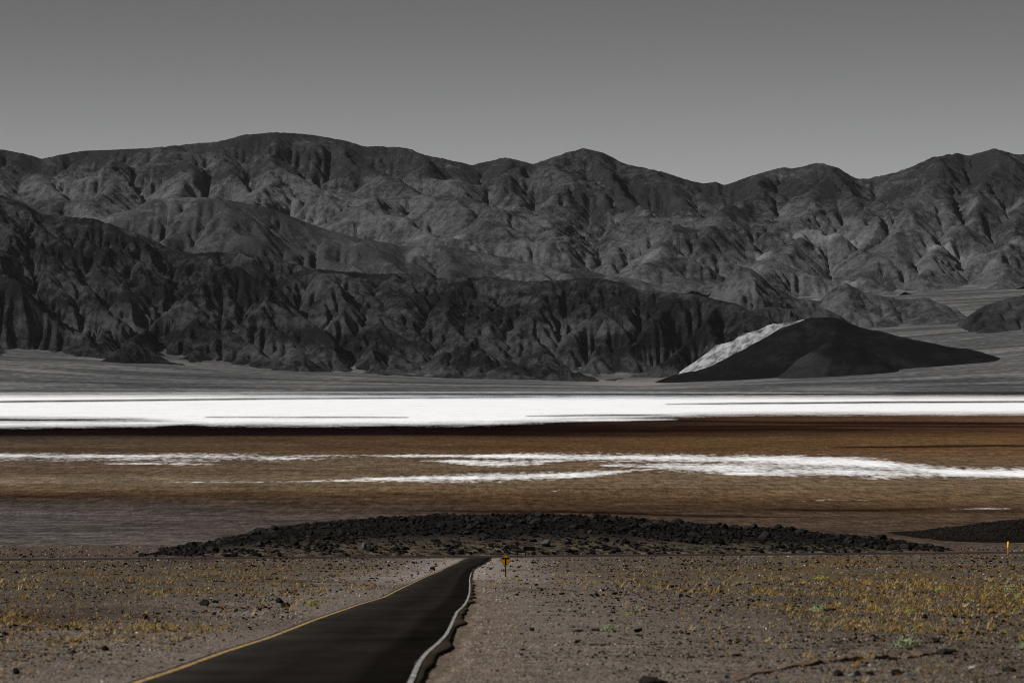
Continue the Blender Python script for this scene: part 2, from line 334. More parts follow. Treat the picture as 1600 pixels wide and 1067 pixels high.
M_low = rock_mat('low_hill_rock', 0.018, 0.085, 0.11, bump=14)
small_hill('rocky_hill', ([1040, 1100, 1130, 1150, 1175, 1200, 1240, 1280, 1300, 1320, 1350, 1400, 1450, 1480, 1505, 1530], [502, 472, 440, 415, 420, 442, 464, 471, 453, 441, 456, 467, 466, 478, 492, 512]), 16500, 420, 300, 401, M_low, 'broken rocky hills on the plain behind the black hill', 0.5)
M_lowd = rock_mat('dark_low_rock', 0.013, 0.04, 0.07, bump=5)
small_hill('dark_knoll', ([1490, 1510, 1535, 1570, 1600, 1680, 1780, 1900], [512, 497, 479, 467, 461, 452, 470, 520]), 15700, 420, 300, 411, M_lowd, 'dark rounded hill at the right edge of the plain', 0.35)
small_hill('low_knoll', ([1120, 1150, 1200, 1225, 1260, 1290, 1310, 1330], [506, 490, 480, 484, 479, 483, 492, 506]), 15650, 220, 200, 421, M_lowd, 'low dark knoll just behind the top of the black hill', 0.5, 120, 4.0)
# fans
ys = np.concatenate([np.arange(13300, 15000, 26), np.arange(15000, 20600, 90)]); us = np.linspace(-0.2, 0.2, 220)
Yg, Ug = np.meshgrid(ys, us, indexing='ij'); Xg = Ug * Yg; zg = bajada_z(Xg, Yg)
# soften the creases of the profile
for k in range(6): zg[1:-1] = (zg[:-2] + 2 * zg[1:-1] + zg[2:]) / 4
m, nt, b = new_mat('fan_gravel'); g = NT(nt); v = g.coord((0.0012, 0.007, 0.0)); w = g.noise(v, 1.0, 7, 0.68, 0.8); f = g.noise(g.coord((1, 1, 0)), 0.03, 5, 0.7)
t = g.math('ADD', g.math('MULTIPLY', w, 0.65), g.math('MULTIPLY', f, 0.35))
nt.links.new(g.ramp(t, [(0.40, (0.034, 0.034, 0.035)), (0.5, (0.07, 0.07, 0.071)), (0.6, (0.145, 0.145, 0.146))]), b.inputs['Base Color'])
fc = b.inputs['Base Color'].links[0].from_socket; nt.links.new(g.mix(g.math('MULTIPLY', g.attr('pale'), g.math('ADD', 0.2, w), True), fc, (0.21, 0.195, 0.19)), b.inputs['Base Color'])
fpx = 800 + FPX * Ug; fpale = np.exp(-((fpx - 985) / 85) ** 2) * sstep(14000, 14150, Yg) * (1 - sstep(14600, 15000, Yg)) * 0.9
tag(link('alluvial_fan', mesh_np('alluvial_fan', np.stack([Xg, Yg, zg], -1).reshape(-1, 3), grid_faces(*Yg.shape), m, True, {'pale': fpale.ravel()})), 'grey alluvial fan at the foot of the mountains', kind='structure')
# ------------------------------------------------------------------ the dark hill, the pale slope beside it
HILL = ([1000, 1025, 1050, 1080, 1110, 1160, 1200, 1230, 1255, 1275, 1290, 1305, 1325, 1345, 1400, 1480, 1530, 1550, 1580], [604, 597, 586, 580, 571, 546, 525, 508, 497, 492, 490, 493, 503, 511, 522, 540, 548, 556, 566])
Yh = 14560.0
def dark_hill():
    xs = np.arange(px_x(1000, Yh), px_x(1580, Yh), 6.0); ys = np.arange(Yh - 500, Yh + 270, 6.0); X, Y = np.meshgrid(xs, ys)
    top = np.interp(X, px_x(HILL[0], Yh), px_z(HILL[1], Yh)) ; k = smooth1(top[0], 4); top = np.broadcast_to(k, X.shape)
    B = bajada_z(X, Y) - 8; H = np.maximum(top - B, 0)
    d = np.where(Y < Yh, 1 - (Yh - Y) / 350, 1 - (Y - Yh) / 250); d = np.clip(d + 0.05 * fbm(X / 160, Y / 220, 44, 2), 0, 1)
    z = B + H * d
    cx = px_x(1305, Yh - 250); sub = 104 * np.cos(np.clip(np.abs((X - cx) / np.where(X < cx, 225, 235)), 0, 1) * np.pi / 2) ** 1.3 * np.cos(np.clip(np.abs((Y - (Yh - 275)) / 175), 0, 1) * np.pi / 2) * (1 + 0.12 * fbm(X / 70, Y / 70, 46, 3))
    z0 = np.maximum(z, bajada_z(X, Y) - 8 + sub) 
    z0 = z0 + 3.0 * fbm(X / 60, Y / 110, 45, 3) * np.clip((z0 - B) / 20, 0, 1)
    fx = (z0 - B) < 1.0
    z1, A = erode(z0, fx, 6.0, 3, 0.012, 0.45, 0.0, 0.08)
    gy, gx = np.gradient(z1, 6.0); sed = np.clip((np.log10(A) - 3.3) / 3, 0, 1) * 0.25
    tone = 0.15 + 0.6 * sstep(-2, 6, (B + sub) - z) * (1 - sstep(cx - 110, cx + 10, X))  # left flank of the front knoll painted lighter, as if sunlit
    return X, Y, z1, sed, tone
X, Y, z, sed, tone = dark_hill()
M_hill = rock_mat('dark_hill_rock', 0.0035, 0.019, 0.012, bump=1.5)
hf_object('dark_hill', X, Y, z, sed, M_hill, 'smooth black hill standing before the mountain plain', bajada_z(X, Y), tone=tone)
PALE = ([1020, 1050, 1090, 1120, 1150, 1180, 1205, 1230, 1260, 1300, 1350], [598, 589, 561, 540, 527, 515, 506, 502, 500, 503, 530])
Yp = 14830.0
xs = np.arange(px_x(1020, Yp), px_x(1350, Yp), 4.0); ys = np.arange(Yp - 420, Yp + 200, 6.0); X, Y = np.meshgrid(xs, ys)
top = np.interp(X, px_x(PALE[0], Yp), px_z(PALE[1], Yp)); B = bajada_z(X, Y) - 8
d = np.clip(np.where(Y < Yp, 1 - (Yp - Y) / 400, 1 - (Y - Yp) / 190), 0, 1)
z = B + np.maximum(top - B, 0) * d ** 0.8 * (1 + 0.07 * (ridged(X / 120, Y / 160, 61, 3) - 0.9))
z, A = erode(z, (z - B) < 1, 6.0, 8, 0.04, 0.45, 0.0, 0.02)
pale = 0.7 + 0.9 * fbm(X / 38, Y / 50, 62, 4, .7)
M_pale = rock_mat('pale_rock', 0.03, 0.09, 0.1, pale=0.3, bump=9)
hf_object('pale_slope', X, Y, z, np.zeros_like(z), M_pale, 'bleached pale slope between the dark ridge and the black hill', bajada_z(X, Y), pale=np.clip(pale, 0, 1))

# ------------------------------------------------------------------ valley floor: mud and salt
ytab = np.arange(60.0, 14600, 1.0); y_of_Y = HOR + FPX * drop(ytab) / ytab
def Y_of_y(y): return np.interp(-np.asarray(y, float), -y_of_Y, ytab)
rows = np.concatenate([np.linspace(859, 770, 55), np.linspace(769.4, 606, 250)]); Yr = Y_of_y(rows); Yr[-1] = 14400
us = np.linspace(-0.19, 0.19, 360); Yg, Ug = np.meshgrid(Yr, us, indexing='ij'); Xg = Ug * Yg
PY = HOR + FPX * drop(Yg) / Yg; PX = 800 + FPX * Ug
keys = [(606, (52,52,53), (52,52,53), (52,52,53)), (612, (60,60,60), (58,58,58), (40,40,40)), (648, (14,7,5), (14,7,5), (84,58,40)), (658, (14,7,5), (14,6,5), (88,62,44)), (664, (13,6,5), (13,6,5), (70,45,30)),
        (672, (13,6,5), (13,5,4), (66,42,28)), (680, (16,9,7), (22,11,7), (84,58,36)), (685, (62,48,37), (72,50,32), (92,66,40)), (696, (78,63,49), (80,55,33), (92,66,40)), (704, (68,50,35), (80,56,36), (92,64,42)),
        (712, (88,71,56), (95,74,56), (96,70,47)), (735, (84,65,50), (95,75,56), (100,78,58)), (752, (104,86,68), (100,80,60), (106,84,62)), (765, (82,62,42), (88,66,46), (106,84,60)), (773, (48,34,24), (80,58,38), (96,74,52)),
        (783, (66,54,46), (66,48,33), (88,66,46)), (800, (76,66,60), (58,42,30), (62,44,30)), (805, (77,67,63), (70,54,43), (80,60,44)), (830, (76,66,61), (72,58,47), (64,48,38)), (870, (80,70,63), (84,72,62), (84,72,62))]
ky = np.array([k[0] for k in keys], float); kc = np.array([[lin(c) for c in k[1:]] for k in keys])   # rows, columns, rgb
wob = 3.0 * fbm(Xg / 500, Yg / 900, 71, 3) * np.clip((PY - 640) / 60, 0.25, 1)
cols = []
for c in range(3):
    L, Mi, Rr = [np.interp(PY + wob, ky, kc[:, j, c]) for j in range(3)]
    t = np.clip(PX / 800, 0, 1); t2 = np.clip((PX - 800) / 800, 0, 1)
    cols.append(L * (1 - t) + Mi * t * (1 - t2) + Rr * t2 if False else np.where(PX < 800, L * (1 - t) + Mi * t, Mi * (1 - t2) + Rr * t2))
col = np.stack(cols, -1) * (0.94, 1.07, 1.2)
def streak(pts, soft=None):
    p = np.array(pts, float); c = np.interp(PX, p[:, 0], p[:, 1]); h = np.interp(PX, p[:, 0], p[:, 2]); x0, x1 = p[0, 0], p[-1, 0]; w = min(90, 0.3 * (x1 - x0))
    tp = np.clip((PX - x0) / w, 0, 1) * np.clip((x1 - PX) / w, 0, 1) if x0 > -400 and x1 < 2000 else np.clip((PX - x0) / w, 0, 1) if x1 >= 1650 and x0 > -400 else np.clip((x1 - PX) / w, 0, 1) if x1 < 1650 else 1.0
    h = h * np.sqrt(tp); inside = (PX > x0) & (PX < x1); so = np.clip(1.4 * h, 1.6, 6) if soft is None else soft
    return np.where(inside & (h > 0.05), np.clip(0.42 + 0.6 * (h - np.abs(PY - c)) / so, -1, 1), -1)
# dark mud streaks towards the right
for pts in ([(860, 655, 1), (1000, 657, 2.2), (1250, 660.5, 1.6), (1700, 661, 2.0)], [(800, 672, 7), (1000, 672, 3.5), (1200, 671, 2.2), (1400, 671.5, 1.2)], [(1300, 699, .6), (1480, 697, 1.6), (1560, 696, 1.4), (1700, 698, .6)], [(1050, 666, 1.2), (1300, 666, 1.4), (1700, 666.5, 1.0)],
            [(1000, 618.5, 0.4), (1300, 617.5, 1.1), (1700, 617.5, 1.4)], [(600, 797, 1.0), (900, 800, 2.0), (1100, 806, 2.5), (1250, 808, 1.2)], [(1150, 795, 1.0), (1350, 797, 2.2), (1500, 795, 1.0)]):
    f = sstep(0.1, 0.75, streak(pts) + 0.5 * fbm(Xg / 300, Yg / 300, 72, 2))[..., None] * 0.85
    col = col * (1 - f) + lin((18, 8, 5)) * f
salt = np.full(PX.shape, -1.0)
bands = [[(-700, 636, 20), (0, 635, 18), (200, 636, 19), (330, 640, 23), (500, 641, 22.5), (760, 641, 21), (900, 638, 18), (1060, 634.5, 14.5), (1200, 633, 13.2), (1700, 633, 13.4), (2400, 633, 13)],
         [(-700, 662, 4), (0, 662, 4.5), (170, 662, 3.5), (330, 660, 2.5)], [(780, 655, 5), (900, 656, 2), (1060, 655.5, 0.7)],
         [(-700, 712, 4), (0, 712.5, 4.5), (90, 711, 3), (140, 714, 3), (330, 713, 5), (430, 713, 2.5), (560, 711, 1.8), (700, 712, 2.0), (800, 713, 3.5), (900, 714, 4), (1000, 715, 4.5), (1120, 716, 4.5), (1230, 719, 7), (1330, 722, 8), (1420, 730, 6), (1480, 738, 7), (1700, 739, 8.0), (2400, 740, 8)],
         [(150, 724, .5), (230, 724, 2.5), (330, 725, 2.6), (375, 724, .8)], [(640, 719, .7), (720, 721, 3), (800, 722, 3.5), (900, 719, 2)], [(270, 753, .4), (450, 752.5, .8), (580, 749, 2.5), (660, 747, 3.6), (760, 745, 5.0), (840, 743.5, 4.5), (930, 740, 3.6), (985, 735, 2), (1060, 730, 2)],
         [(1130, 741, 2), (1230, 736, 7), (1330, 738, 8), (1420, 742, 5), (1520, 743, 5)],
         [(-700, 714, 9), (0, 714, 9), (200, 715, 9.5), (380, 715, 8), (560, 713, 4), (640, 712, 2)],
         [(930, 727, 3), (1040, 729, 7), (1150, 732, 9), (1300, 734, 11), (1420, 737, 10), (1560, 741, 8)], [(1190, 786.3, .3), (1240, 784, 1.0), (1292, 780.8, 1.0), (1310, 782, .5), (1372, 781, .5)], [(858, 766, .3), (866, 768, 1.0), (876, 765, .8)], [(50, 756, .5), (80, 755, .8), (106, 754, .4)],
         [(240, 792, .2), (300, 788, .5), (420, 781, .6), (700, 779, .4)], [(1440, 798, .3), (1500, 795, .8), (1700, 793, .8)], [(-700, 613.6, .5), (0, 613.6, .7), (700, 613, .8), (1200, 613.5, .7), (1400, 613.5, .3)]]
for i_, bnd in enumerate(bands): salt = np.maximum(salt, streak(bnd) - (0.22 if max(p[2] for p in bnd) < 1.3 else 0.33 if bnd[0] == (930, 727, 3) else 0.2 if bnd[0] == (-700, 714, 9) else 0))
for pts in ([(-700, 629, 1.0), (0, 627.5, 1.0), (225, 625.2, 1.1), (400, 623, 0.9), (800, 620.5, .7), (900, 620, .2)], [(-700, 656, 1.6), (0, 656, 1.6), (100, 656, 1.5), (230, 654, .6)], [(1040, 631.5, .3), (1150, 630.4, .9), (1400, 628.4, 1.1), (1700, 627, 1.1)], [(320, 651.5, .3), (500, 652, .5), (640, 652, .3)], [(820, 650, .4), (920, 649, .9), (1050, 648, 1.0)]):
    salt = np.minimum(salt, 0.85 - 1.0 * np.clip(streak(pts) + 0.1, -1, 1))
salt -= 0.12 * (PY > 690) + 0.34 * (1 - sstep(480, 760, PX)) * (PY > 700) + 0.14 * sstep(724, 736, PY) * (PX > 1180) * (PX < 1470)
m, nt, b = new_mat('valley_mud'); g = NT(nt); v = g.coord((1, 1, 0))
n1 = g.noise(v, 0.006, 6, 0.62, 0.4); nb = g.noise(v, 0.028, 5, 0.6, 0.3); nc = g.noise(g.coord((1, 0.11, 0)), 0.22, 5, 0.72); nf = g.noise(g.coord((1, 0.3, 0)), 0.02, 6, 0.75, 0.5); nd = g.noise(g.coord((1, 0.3, 0)), 0.8, 3, 0.7); n2 = g.noise(v, 0.06, 5, 0.6); n3 = g.noise(v, 0.35, 4, 0.6)
base = g.attr('Col', 'Color')
k = g.math('MULTIPLY', g.ramp(g.math('ADD', g.math('MULTIPLY', n1, 0.4), g.math('MULTIPLY', nb, 0.6)), [(0.38, 0.7), (0.5, 1.0), (0.62, 1.35)]), g.ramp(n3, [(0.3, 0.75), (0.7, 1.25)]))
k = g.math('MULTIPLY', k, g.math('MULTIPLY', g.ramp(nc, [(0.36, 0.55), (0.5, 1.0), (0.64, 1.5)]), g.math('MULTIPLY', g.ramp(nf, [(0.38, 0.85), (0.62, 1.15)]), g.ramp(nd, [(0.38, 0.4), (0.52, 1.05), (0.66, 1.5)]))))
brown = g.n('ShaderNodeVectorMath', {0: base, 'Scale': k}, operation='SCALE').outputs[0]
sf = g.math('ADD', g.attr('salt'), g.math('MULTIPLY', g.attr('rag'), g.math('ADD', g.math('MULTIPLY', g.math('SUBTRACT', n1, 0.5), 1.2), g.math('ADD', g.math('MULTIPLY', g.math('SUBTRACT', nc, 0.5), 2.0), g.math('MULTIPLY', g.math('SUBTRACT', nf, 0.5), 2.0)))))
mask = g.ramp(sf, [(0.06, 0.0), (0.5, 0.55), (0.95, 1.0)])
crust = g.mix(g.ramp(n2, [(0.35, 0.0), (0.6, 1.0)]), (0.74, 0.75, 0.77), (0.84, 0.84, 0.845))
nt.links.new(g.mix(mask, brown, crust), b.inputs['Base Color'])
nt.links.new(g.bump(g.math('ADD', n3, n2), 0.25, 0.5), b.inputs['Normal'])
zg = EYE - drop(Yg) - 0.6 * (1 - sstep(960, 1012, Yg))
vf = link('valley_floor', mesh_np('valley_floor', np.stack([Xg, Yg, zg], -1).reshape(-1, 3), grid_faces(*Yg.shape), m, True, {'Col': col.reshape(-1, 3), 'salt': salt.ravel(), 'rag': (0.5 + 0.5 * sstep(670, 700, PY)).ravel()}))
tag(vf, 'brown mud flats with white salt pans across the valley', kind='structure')

# ------------------------------------------------------------------ the road: edges as they run in the photograph, laid out on the fan
LEFT = [(734, 870), (720, 877), (700, 885.6), (692.5, 889), (680, 895.6), (666, 901), (650, 909), (625, 921), (600, 934), (560, 946), (490, 971), (420, 999), (350, 1021.5), (280, 1048), (224, 1067)]
RIGHT = [(768, 870), (763, 876.5), (748, 884.5), (739, 889), (735.5, 897), (733.7, 906), (734.2, 913.7), (733.6, 927.5), (730.6, 937.5), (725, 947.5), (714, 957.5), (704, 980.5), (697, 994), (684.5, 1007.5), (668, 1021), (656, 1036), (648.5, 1052.5), (643, 1067)]
def edge(pts):
    p = np.array(pts, float); Yp = Y_of_y(p[:, 1]); Xp = px_x(p[:, 0], Yp); o = np.argsort(Yp); Yp, Xp = Yp[o], Xp[o]
    sl = (Xp[1] - Xp[0]) / (Yp[1] - Yp[0]); Yp = np.r_[40, Yp]; Xp = np.r_[Xp[0] - sl * (Yp[1] - 40) * 0.4, Xp]
    YY = np.arange(40, 900, 1.0); return YY, smooth1(np.interp(YY, Yp, Xp), 5)
LY, LX = edge(LEFT); RY, RX = edge(RIGHT)
Yend = float(highway_Y(-6.5)) - 3.2
def road_L(Y): return np.interp(Y, LY, LX)
def road_R(Y): return np.interp(Y, RY, RX)
def crumble(Y): return 0.14 + 0.34 * np.clip(fbm(Y / 24, Y * 0, 91, 2) + 0.25, 0, 1.2)
def road_z(X, Y): return plain_z(X, Y) + 0.05
def relief(X, Y):
    far = np.clip(Y / 120, 1, 4)
    z = 0.05 * fbm(X / 1.3, Y / 2.2, 81, 3) + 0.10 * fbm(X / 7, Y / 9, 82, 3) * np.sqrt(far) + 0.22 * fbm(X / 34, Y / 50, 83, 2) * np.clip((far - 1) / 2, 0.2, 1)
    dl = road_L(Y) - X; dr = X - road_R(Y); d = np.maximum(dl, dr); on = Y < Yend + 2
    k = np.where(on, sstep(0.3, 5.0, d), 1.0); hy = np.abs(Y - highway_Y(X)); k = k * sstep(6, 14, hy)
    return z * k
def ground_z(X, Y):
    gap = 0.35 * ((X - road_R(Y) > 0) & (X - road_R(Y) < 2.2 - 0.15 * np.clip(Y / 100, 0, 3)) & (Y < 420))
    dl = road_L(Y) - X; dr = X - road_R(Y); under = ((np.maximum(dl, dr) < 0.12) & (Y < Yend + 1)) * 0.12 + (np.abs(Y - highway_Y(X)) < 4.2) * 0.1
    return plain_z(X, Y) + relief(X, Y) - under - gap

# near ground
Yr = 46 * np.exp(np.arange(0, math.log(1010 / 46), 0.0075)); ux = np.linspace(-0.17, 0.17, 330)
Yg, Ug = np.meshgrid(Yr, ux, indexing='ij'); Xg = Ug * Yg; zg = ground_z(Xg, Yg)
PX = 800 + FPX * Ug; PYg = HOR + FPX * drop(Yg) / Yg
grassy = sstep(0.0, 0.55, fbm(Xg / 26, Yg / 60, 95, 3) + 0.35 * (PX > 880) - 0.55 * sstep(150, 60, np.abs(Xg - 6) * 150 / 30) - 0.15)
shoulder = np.exp(-np.maximum(np.maximum(road_L(Yg) - Xg, Xg - road_R(Yg)), 0) / 2.5)
grassy = grassy * (1 - np.clip(shoulder * 1.6, 0, 1))
away = sstep(2, 16, np.maximum(road_L(Yg) - Xg, Xg - road_R(Yg)))[..., None]
cg = (lin((102, 94, 87)) * (1 - away) + lin((79, 72, 64)) * away) * (1 - 0.65 * grassy[..., None]) + lin((88, 70, 42))[None, None] * 0.65 * grassy[..., None]
pl = (np.clip(np.exp(-np.maximum(np.maximum(road_L(Yg) - Xg, Xg - road_R(Yg)), 0) / 6.0) * 1.1, 0, 0.9) * sstep(260, 520, Yg) * (Yg < 858 + 0.42 * Xg))[..., None]; cg = cg * (1 - pl) + lin((134, 126, 122)) * pl
fr_ = sstep(872, 900, Yg - 0.42 * Xg)[..., None]; cg = cg * (1 - fr_) + lin((80, 69, 62)) * fr_
dk = sstep(0.15, 0.7, fbm(Xg / 40, Yg / 90, 97, 3))[..., None] * 0.6; cg = cg * (1 - dk) + lin((58, 49, 43)) * dk
m, nt, b = new_mat('gravel_ground'); g = NT(nt); v = g.coord((1, 1, 0))
a1 = g.noise(v, 0.3, 5, 0.7); a2 = g.noise(v, 3.0, 5, 0.72); vo = g.n('ShaderNodeTexVoronoi', {'Vector': v, 'Scale': 9.0}); vc = g.n('ShaderNodeSeparateColor', {0: vo.outputs['Color']}).outputs[0]
k = g.math('ADD', 0.12, g.math('ADD', g.math('MULTIPLY', g.ramp(a1, [(0.3, 0.0), (0.7, 1.0)]), 0.5), g.math('ADD', g.math('MULTIPLY', g.ramp(a2, [(0.3, 0.0), (0.7, 1.0)]), 0.75), g.math('MULTIPLY', vc, 0.5))))
gc = g.n('ShaderNodeVectorMath', {0: g.attr('Col', 'Color'), 'Scale': k}, operation='SCALE').outputs[0]
dots = g.ramp(g.noise(v, 1.3, 3, 0.7), [(0.585, 0.0), (0.66, 1.0)]); gc = g.mix(g.math('MULTIPLY', dots, 0.75), gc, (0.014, 0.011, 0.009))
nt.links.new(gc, b.inputs['Base Color'])
nt.links.new(g.bump(g.math('ADD', a2, g.math('MULTIPLY', vo.outputs['Distance'], -0.6)), 0.12, 0.8), b.inputs['Normal'])
M_gravel = m
tag(link('ground', mesh_np('ground', np.stack([Xg, Yg, zg], -1).reshape(-1, 3), grid_faces(*Yg.shape), m, True, {'Col': cg.reshape(-1, 3)})), 'stony desert ground beside the road', kind='structure')

# washed-out gravel shoulder along the right edge, a shallow rut against the asphalt
Ys = 46 * np.exp(np.arange(0, math.log(430 / 46), 0.0028)); of = np.r_[np.linspace(-0.1, 1.4, 17), 1.8, 2.3, 2.8]
Xs = road_R(Ys)[:, None] + of[None]; YY = np.repeat(Ys[:, None], len(of), 1)
rut = 0.4 + 0.5 * fbm(YY / 26, YY * 0, 94, 2); wd = 0.55 + 0.45 * fbm(YY / 22, YY * 0 + 4, 96, 2) + 0.05 * fbm(YY / 3, YY * 0, 90, 2)
dep = -0.06 * (1 - sstep(0.0, 0.28, np.abs(of[None] - 0.1) - wd)) * np.clip(0.55 + rut, 0.3, 1.1) * (1 - sstep(300, 425, YY))
lip = 0.035 * np.exp(-((of[None] - wd - 0.42) / 0.16) ** 2)
zz = plain_z(Xs, YY) + relief(Xs, YY) + dep + lip + 0.018 * fbm(Xs / 0.3, YY / 0.9, 98, 3) * (1 - sstep(2.0, 2.7, of[None])) + 0.006 - 0.05 * sstep(2.3, 2.8, of[None])
csh = np.repeat((lin((102, 91, 82)) * 1.0)[None], Xs.size, 0).reshape(Xs.shape + (3,)); kk = np.clip(-dep / 0.12, 0, 1)[..., None] * 0.55; csh = csh * (1 - kk) + lin((74, 60, 48)) * kk
tag(link('road_shoulder', mesh_np('road_shoulder', np.stack([Xs, YY, zz], -1).reshape(-1, 3), grid_faces(*Xs.shape), M_gravel, True, {'Col': csh.reshape(-1, 3)})), 'washed out gravel shoulder along the white line', kind='structure')

# asphalt slab with a crumbling right margin
Ys = np.r_[46 * np.exp(np.arange(0, math.log(Yend / 46), 0.004)), Yend]
fr = np.r_[np.linspace(0, 1, 15)]
l, r = road_L(Ys) - 0.22 - 0.05 * fbm(Ys / 3, Ys * 0, 93, 2), road_R(Ys) + crumble(Ys)
Xs = l[:, None] + (r - l)[:, None] * fr[None]; YY = np.repeat(Ys[:, None], 15, 1); zz = road_z(Xs, YY) - 0.02 * (fr[None] > .98)
Xs = np.c_[Xs[:, :1] - 0.05, Xs, Xs[:, -1:] + 0.03]; YY = np.repeat(Ys[:, None], 17, 1); zz = np.c_[zz[:, :1] - 0.1, zz, zz[:, -1:] - 0.035]
lane = (Xs - road_L(YY)) / (road_R(YY) - road_L(YY))
m, nt, b = new_mat('asphalt'); g = NT(nt); v = g.coord((1, 0.12, 0)); a1 = g.noise(v, 0.5, 4, 0.6); a2 = g.noise(g.coord((1, 1, 0)), 14.0, 3, 0.7); a3 = g.noise(g.coord((0.6, 0.5, 0)), 0.3, 5, 0.7)
la = g.math('ADD', g.attr('lane'), g.math('MULTIPLY', g.math('SUBTRACT', a1, 0.5), 0.12))
c = g.mix(g.ramp(la, [(0.72, 0.0), (0.81, 1.0)]), (0.0125, 0.011, 0.0095), (0.0062, 0.0053, 0.0044))
c = g.mix(1.0, c, g.ramp(la, [(0.0, 2.1), (0.12, 1.5), (0.45, 0.9), (0.7, 1.05)]), 'MULTIPLY')
c = g.mix(g.ramp(la, [(0.985, 0.0), (1.03, 1.0)]), c, (0.045, 0.034, 0.025))
c = g.mix(1.0, c, g.ramp(g.math('ADD', g.math('MULTIPLY', a1, .4), g.math('ADD', g.math('MULTIPLY', a2, .25), g.math('MULTIPLY', a3, .35))), [(0.36, 0.5), (0.64, 1.7)]), 'MULTIPLY')
nt.links.new(c, b.inputs['Base Color']); b.inputs['Roughness'].default_value = 0.85; b.inputs['Specular IOR Level'].default_value = 0.0
nt.links.new(g.bump(a2, 0.01, 0.6), b.inputs['Normal'])
road = tag(link('road', mesh_np('road', np.stack([Xs, YY, zz], -1).reshape(-1, 3), grid_faces(*Xs.shape), m, True, {'lane': lane.ravel()})), 'narrow dark asphalt road running down to the junction', kind='structure')
def paint(name, colr, wear):
    m, nt, b = new_mat(name); g = NT(nt); w = g.noise(g.coord((1, 0.35, 0)), 5.0, 4, 0.7)
    nt.links.new(g.mix(g.ramp(w, [(wear - .06, 0.0), (wear + .16, 1.0)]), (0.03, 0.025, 0.02), colr), b.inputs['Base Color']); b.inputs['Roughness'].default_value = 0.7
    return m
def line(name, fx, width, y0, y1, mat, label):
    Yl = np.r_[np.exp(np.arange(math.log(y0), math.log(y1), 0.003)), y1]; c = fx(Yl); wv = width / 2 * (1 + 0.12 * fbm(Yl / 4, Yl * 0, 99, 2))
    Xl = np.stack([c - wv, c + wv], 1); YL = np.stack([Yl, Yl], 1)
    o = link(name, mesh_np(name, np.stack([Xl, YL, road_z(Xl, YL) + 0.008], -1).reshape(-1, 3), grid_faces(*Xl.shape), mat)); o.parent = road; o['label'] = label
line('edge_line', road_L, 0.15, 47, 800, paint('yellow_paint', (0.36, 0.24, 0.105), 0.40), 'worn yellow line along the left edge of the road')
line('edge_line', road_R, 0.105, 47, 600, paint('white_paint', (0.28, 0.275, 0.265), 0.40), 'white line along the right edge of the road')

# highway across the end of the road
Xh = np.linspace(-330, 360, 240); hy = highway_Y(Xh); off = np.array([-12, -4.6, -4.5, -3.9, 3.9, 4.5, 4.6, 12.0]); nrm = math.hypot(1, .42)
XX = np.repeat(Xh[:, None], 8, 1) - 0 * off; YY = hy[:, None] + off[None] * nrm; ZZ = plain_z(XX, YY) + np.array([-0.12, 0.012, 0.05, 0.055, 0.055, 0.05, 0.012, -0.12])[None]
m, nt, b = new_mat('highway_asphalt'); g = NT(nt); la = g.attr('lane'); a1 = g.noise(g.coord((1, 1, 0)), 0.3, 4, 0.6)
c = g.mix(g.ramp(g.math('ABSOLUTE', la), [(0.44, 0.0), (0.46, 1.0)]), (0.03, 0.024, 0.023), (0.085, 0.072, 0.06))
nt.links.new(g.mix(1.0, c, g.ramp(a1, [(0.3, 0.7), (0.7, 1.25)]), 'MULTIPLY'), b.inputs['Base Color'])
tag(link('highway', mesh_np('highway', np.stack([XX, YY, ZZ], -1).reshape(-1, 3), grid_faces(*XX.shape), m, True, {'lane': np.repeat((off / 10)[None], 240, 0).ravel()})), 'highway crossing at the end of the narrow road', kind='structure')
# ------------------------------------------------------------------ rocks
rng = np.random.RandomState(7)
def ico(sub):
    t = (1 + 5 ** .5) / 2
    V = np.array([(-1,t,0),(1,t,0),(-1,-t,0),(1,-t,0),(0,-1,t),(0,1,t),(0,-1,-t),(0,1,-t),(t,0,-1),(t,0,1),(-t,0,-1),(-t,0,1)], float); V /= np.linalg.norm(V[0])
    F = [(0,11,5),(0,5,1),(0,1,7),(0,7,10),(0,10,11),(1,5,9),(5,11,4),(11,10,2),(10,7,6),(7,1,8),(3,9,4),(3,4,2),(3,2,6),(3,6,8),(3,8,9),(4,9,5),(2,4,11),(6,2,10),(8,6,7),(9,8,1)]
    for _ in range(sub):
        V = list(map(tuple, V)); c = {}; G = []
        def mid(a, b):
            k = (min(a, b), max(a, b))
            if k not in c:
                q = (np.array(V[a]) + np.array(V[b])) / 2; q /= np.linalg.norm(q); c[k] = len(V); V.append(tuple(q))
            return c[k]
        for a, b_, d in F:
            x, y, z = mid(a, b_), mid(b_, d), mid(d, a); G += [(a, x, z), (b_, y, x), (d, z, y), (x, y, z)]
        F = G; V = np.array(V)
    return np.array(V), np.array(F)
def rock_shape(seed, sub=1, flat=0.7, cuts=7):
    """a boulder: a ball cut by random planes, so that it has broken faces and edges"""
    r = np.random.RandomState(seed)
    if sub >= 0: V, F = ico(sub)
    else:
        V = np.array([(x, y, z) for x in (-1, 1) for y in (-1, 1) for z in (-1, 1)], float) * .62 + r.normal(size=(8, 3)) * .14
        F = np.array([(0,1,3),(0,3,2),(4,6,7),(4,7,5),(0,4,5),(0,5,1),(2,3,7),(2,7,6),(0,2,6),(0,6,4),(1,5,7),(1,7,3)]); cuts = 3
    for k in range(cuts):
        n = r.normal(size=3); n /= np.linalg.norm(n); d = r.uniform(0.45, 0.8); h = V @ n - d; V = V - np.outer(np.clip(h, 0, None), n) * 0.92
    V = V * (r.uniform(0.8, 1.25), r.uniform(0.8, 1.2), r.uniform(flat * .75, flat * 1.2)); V += r.normal(size=V.shape) * 0.025
    return V, F
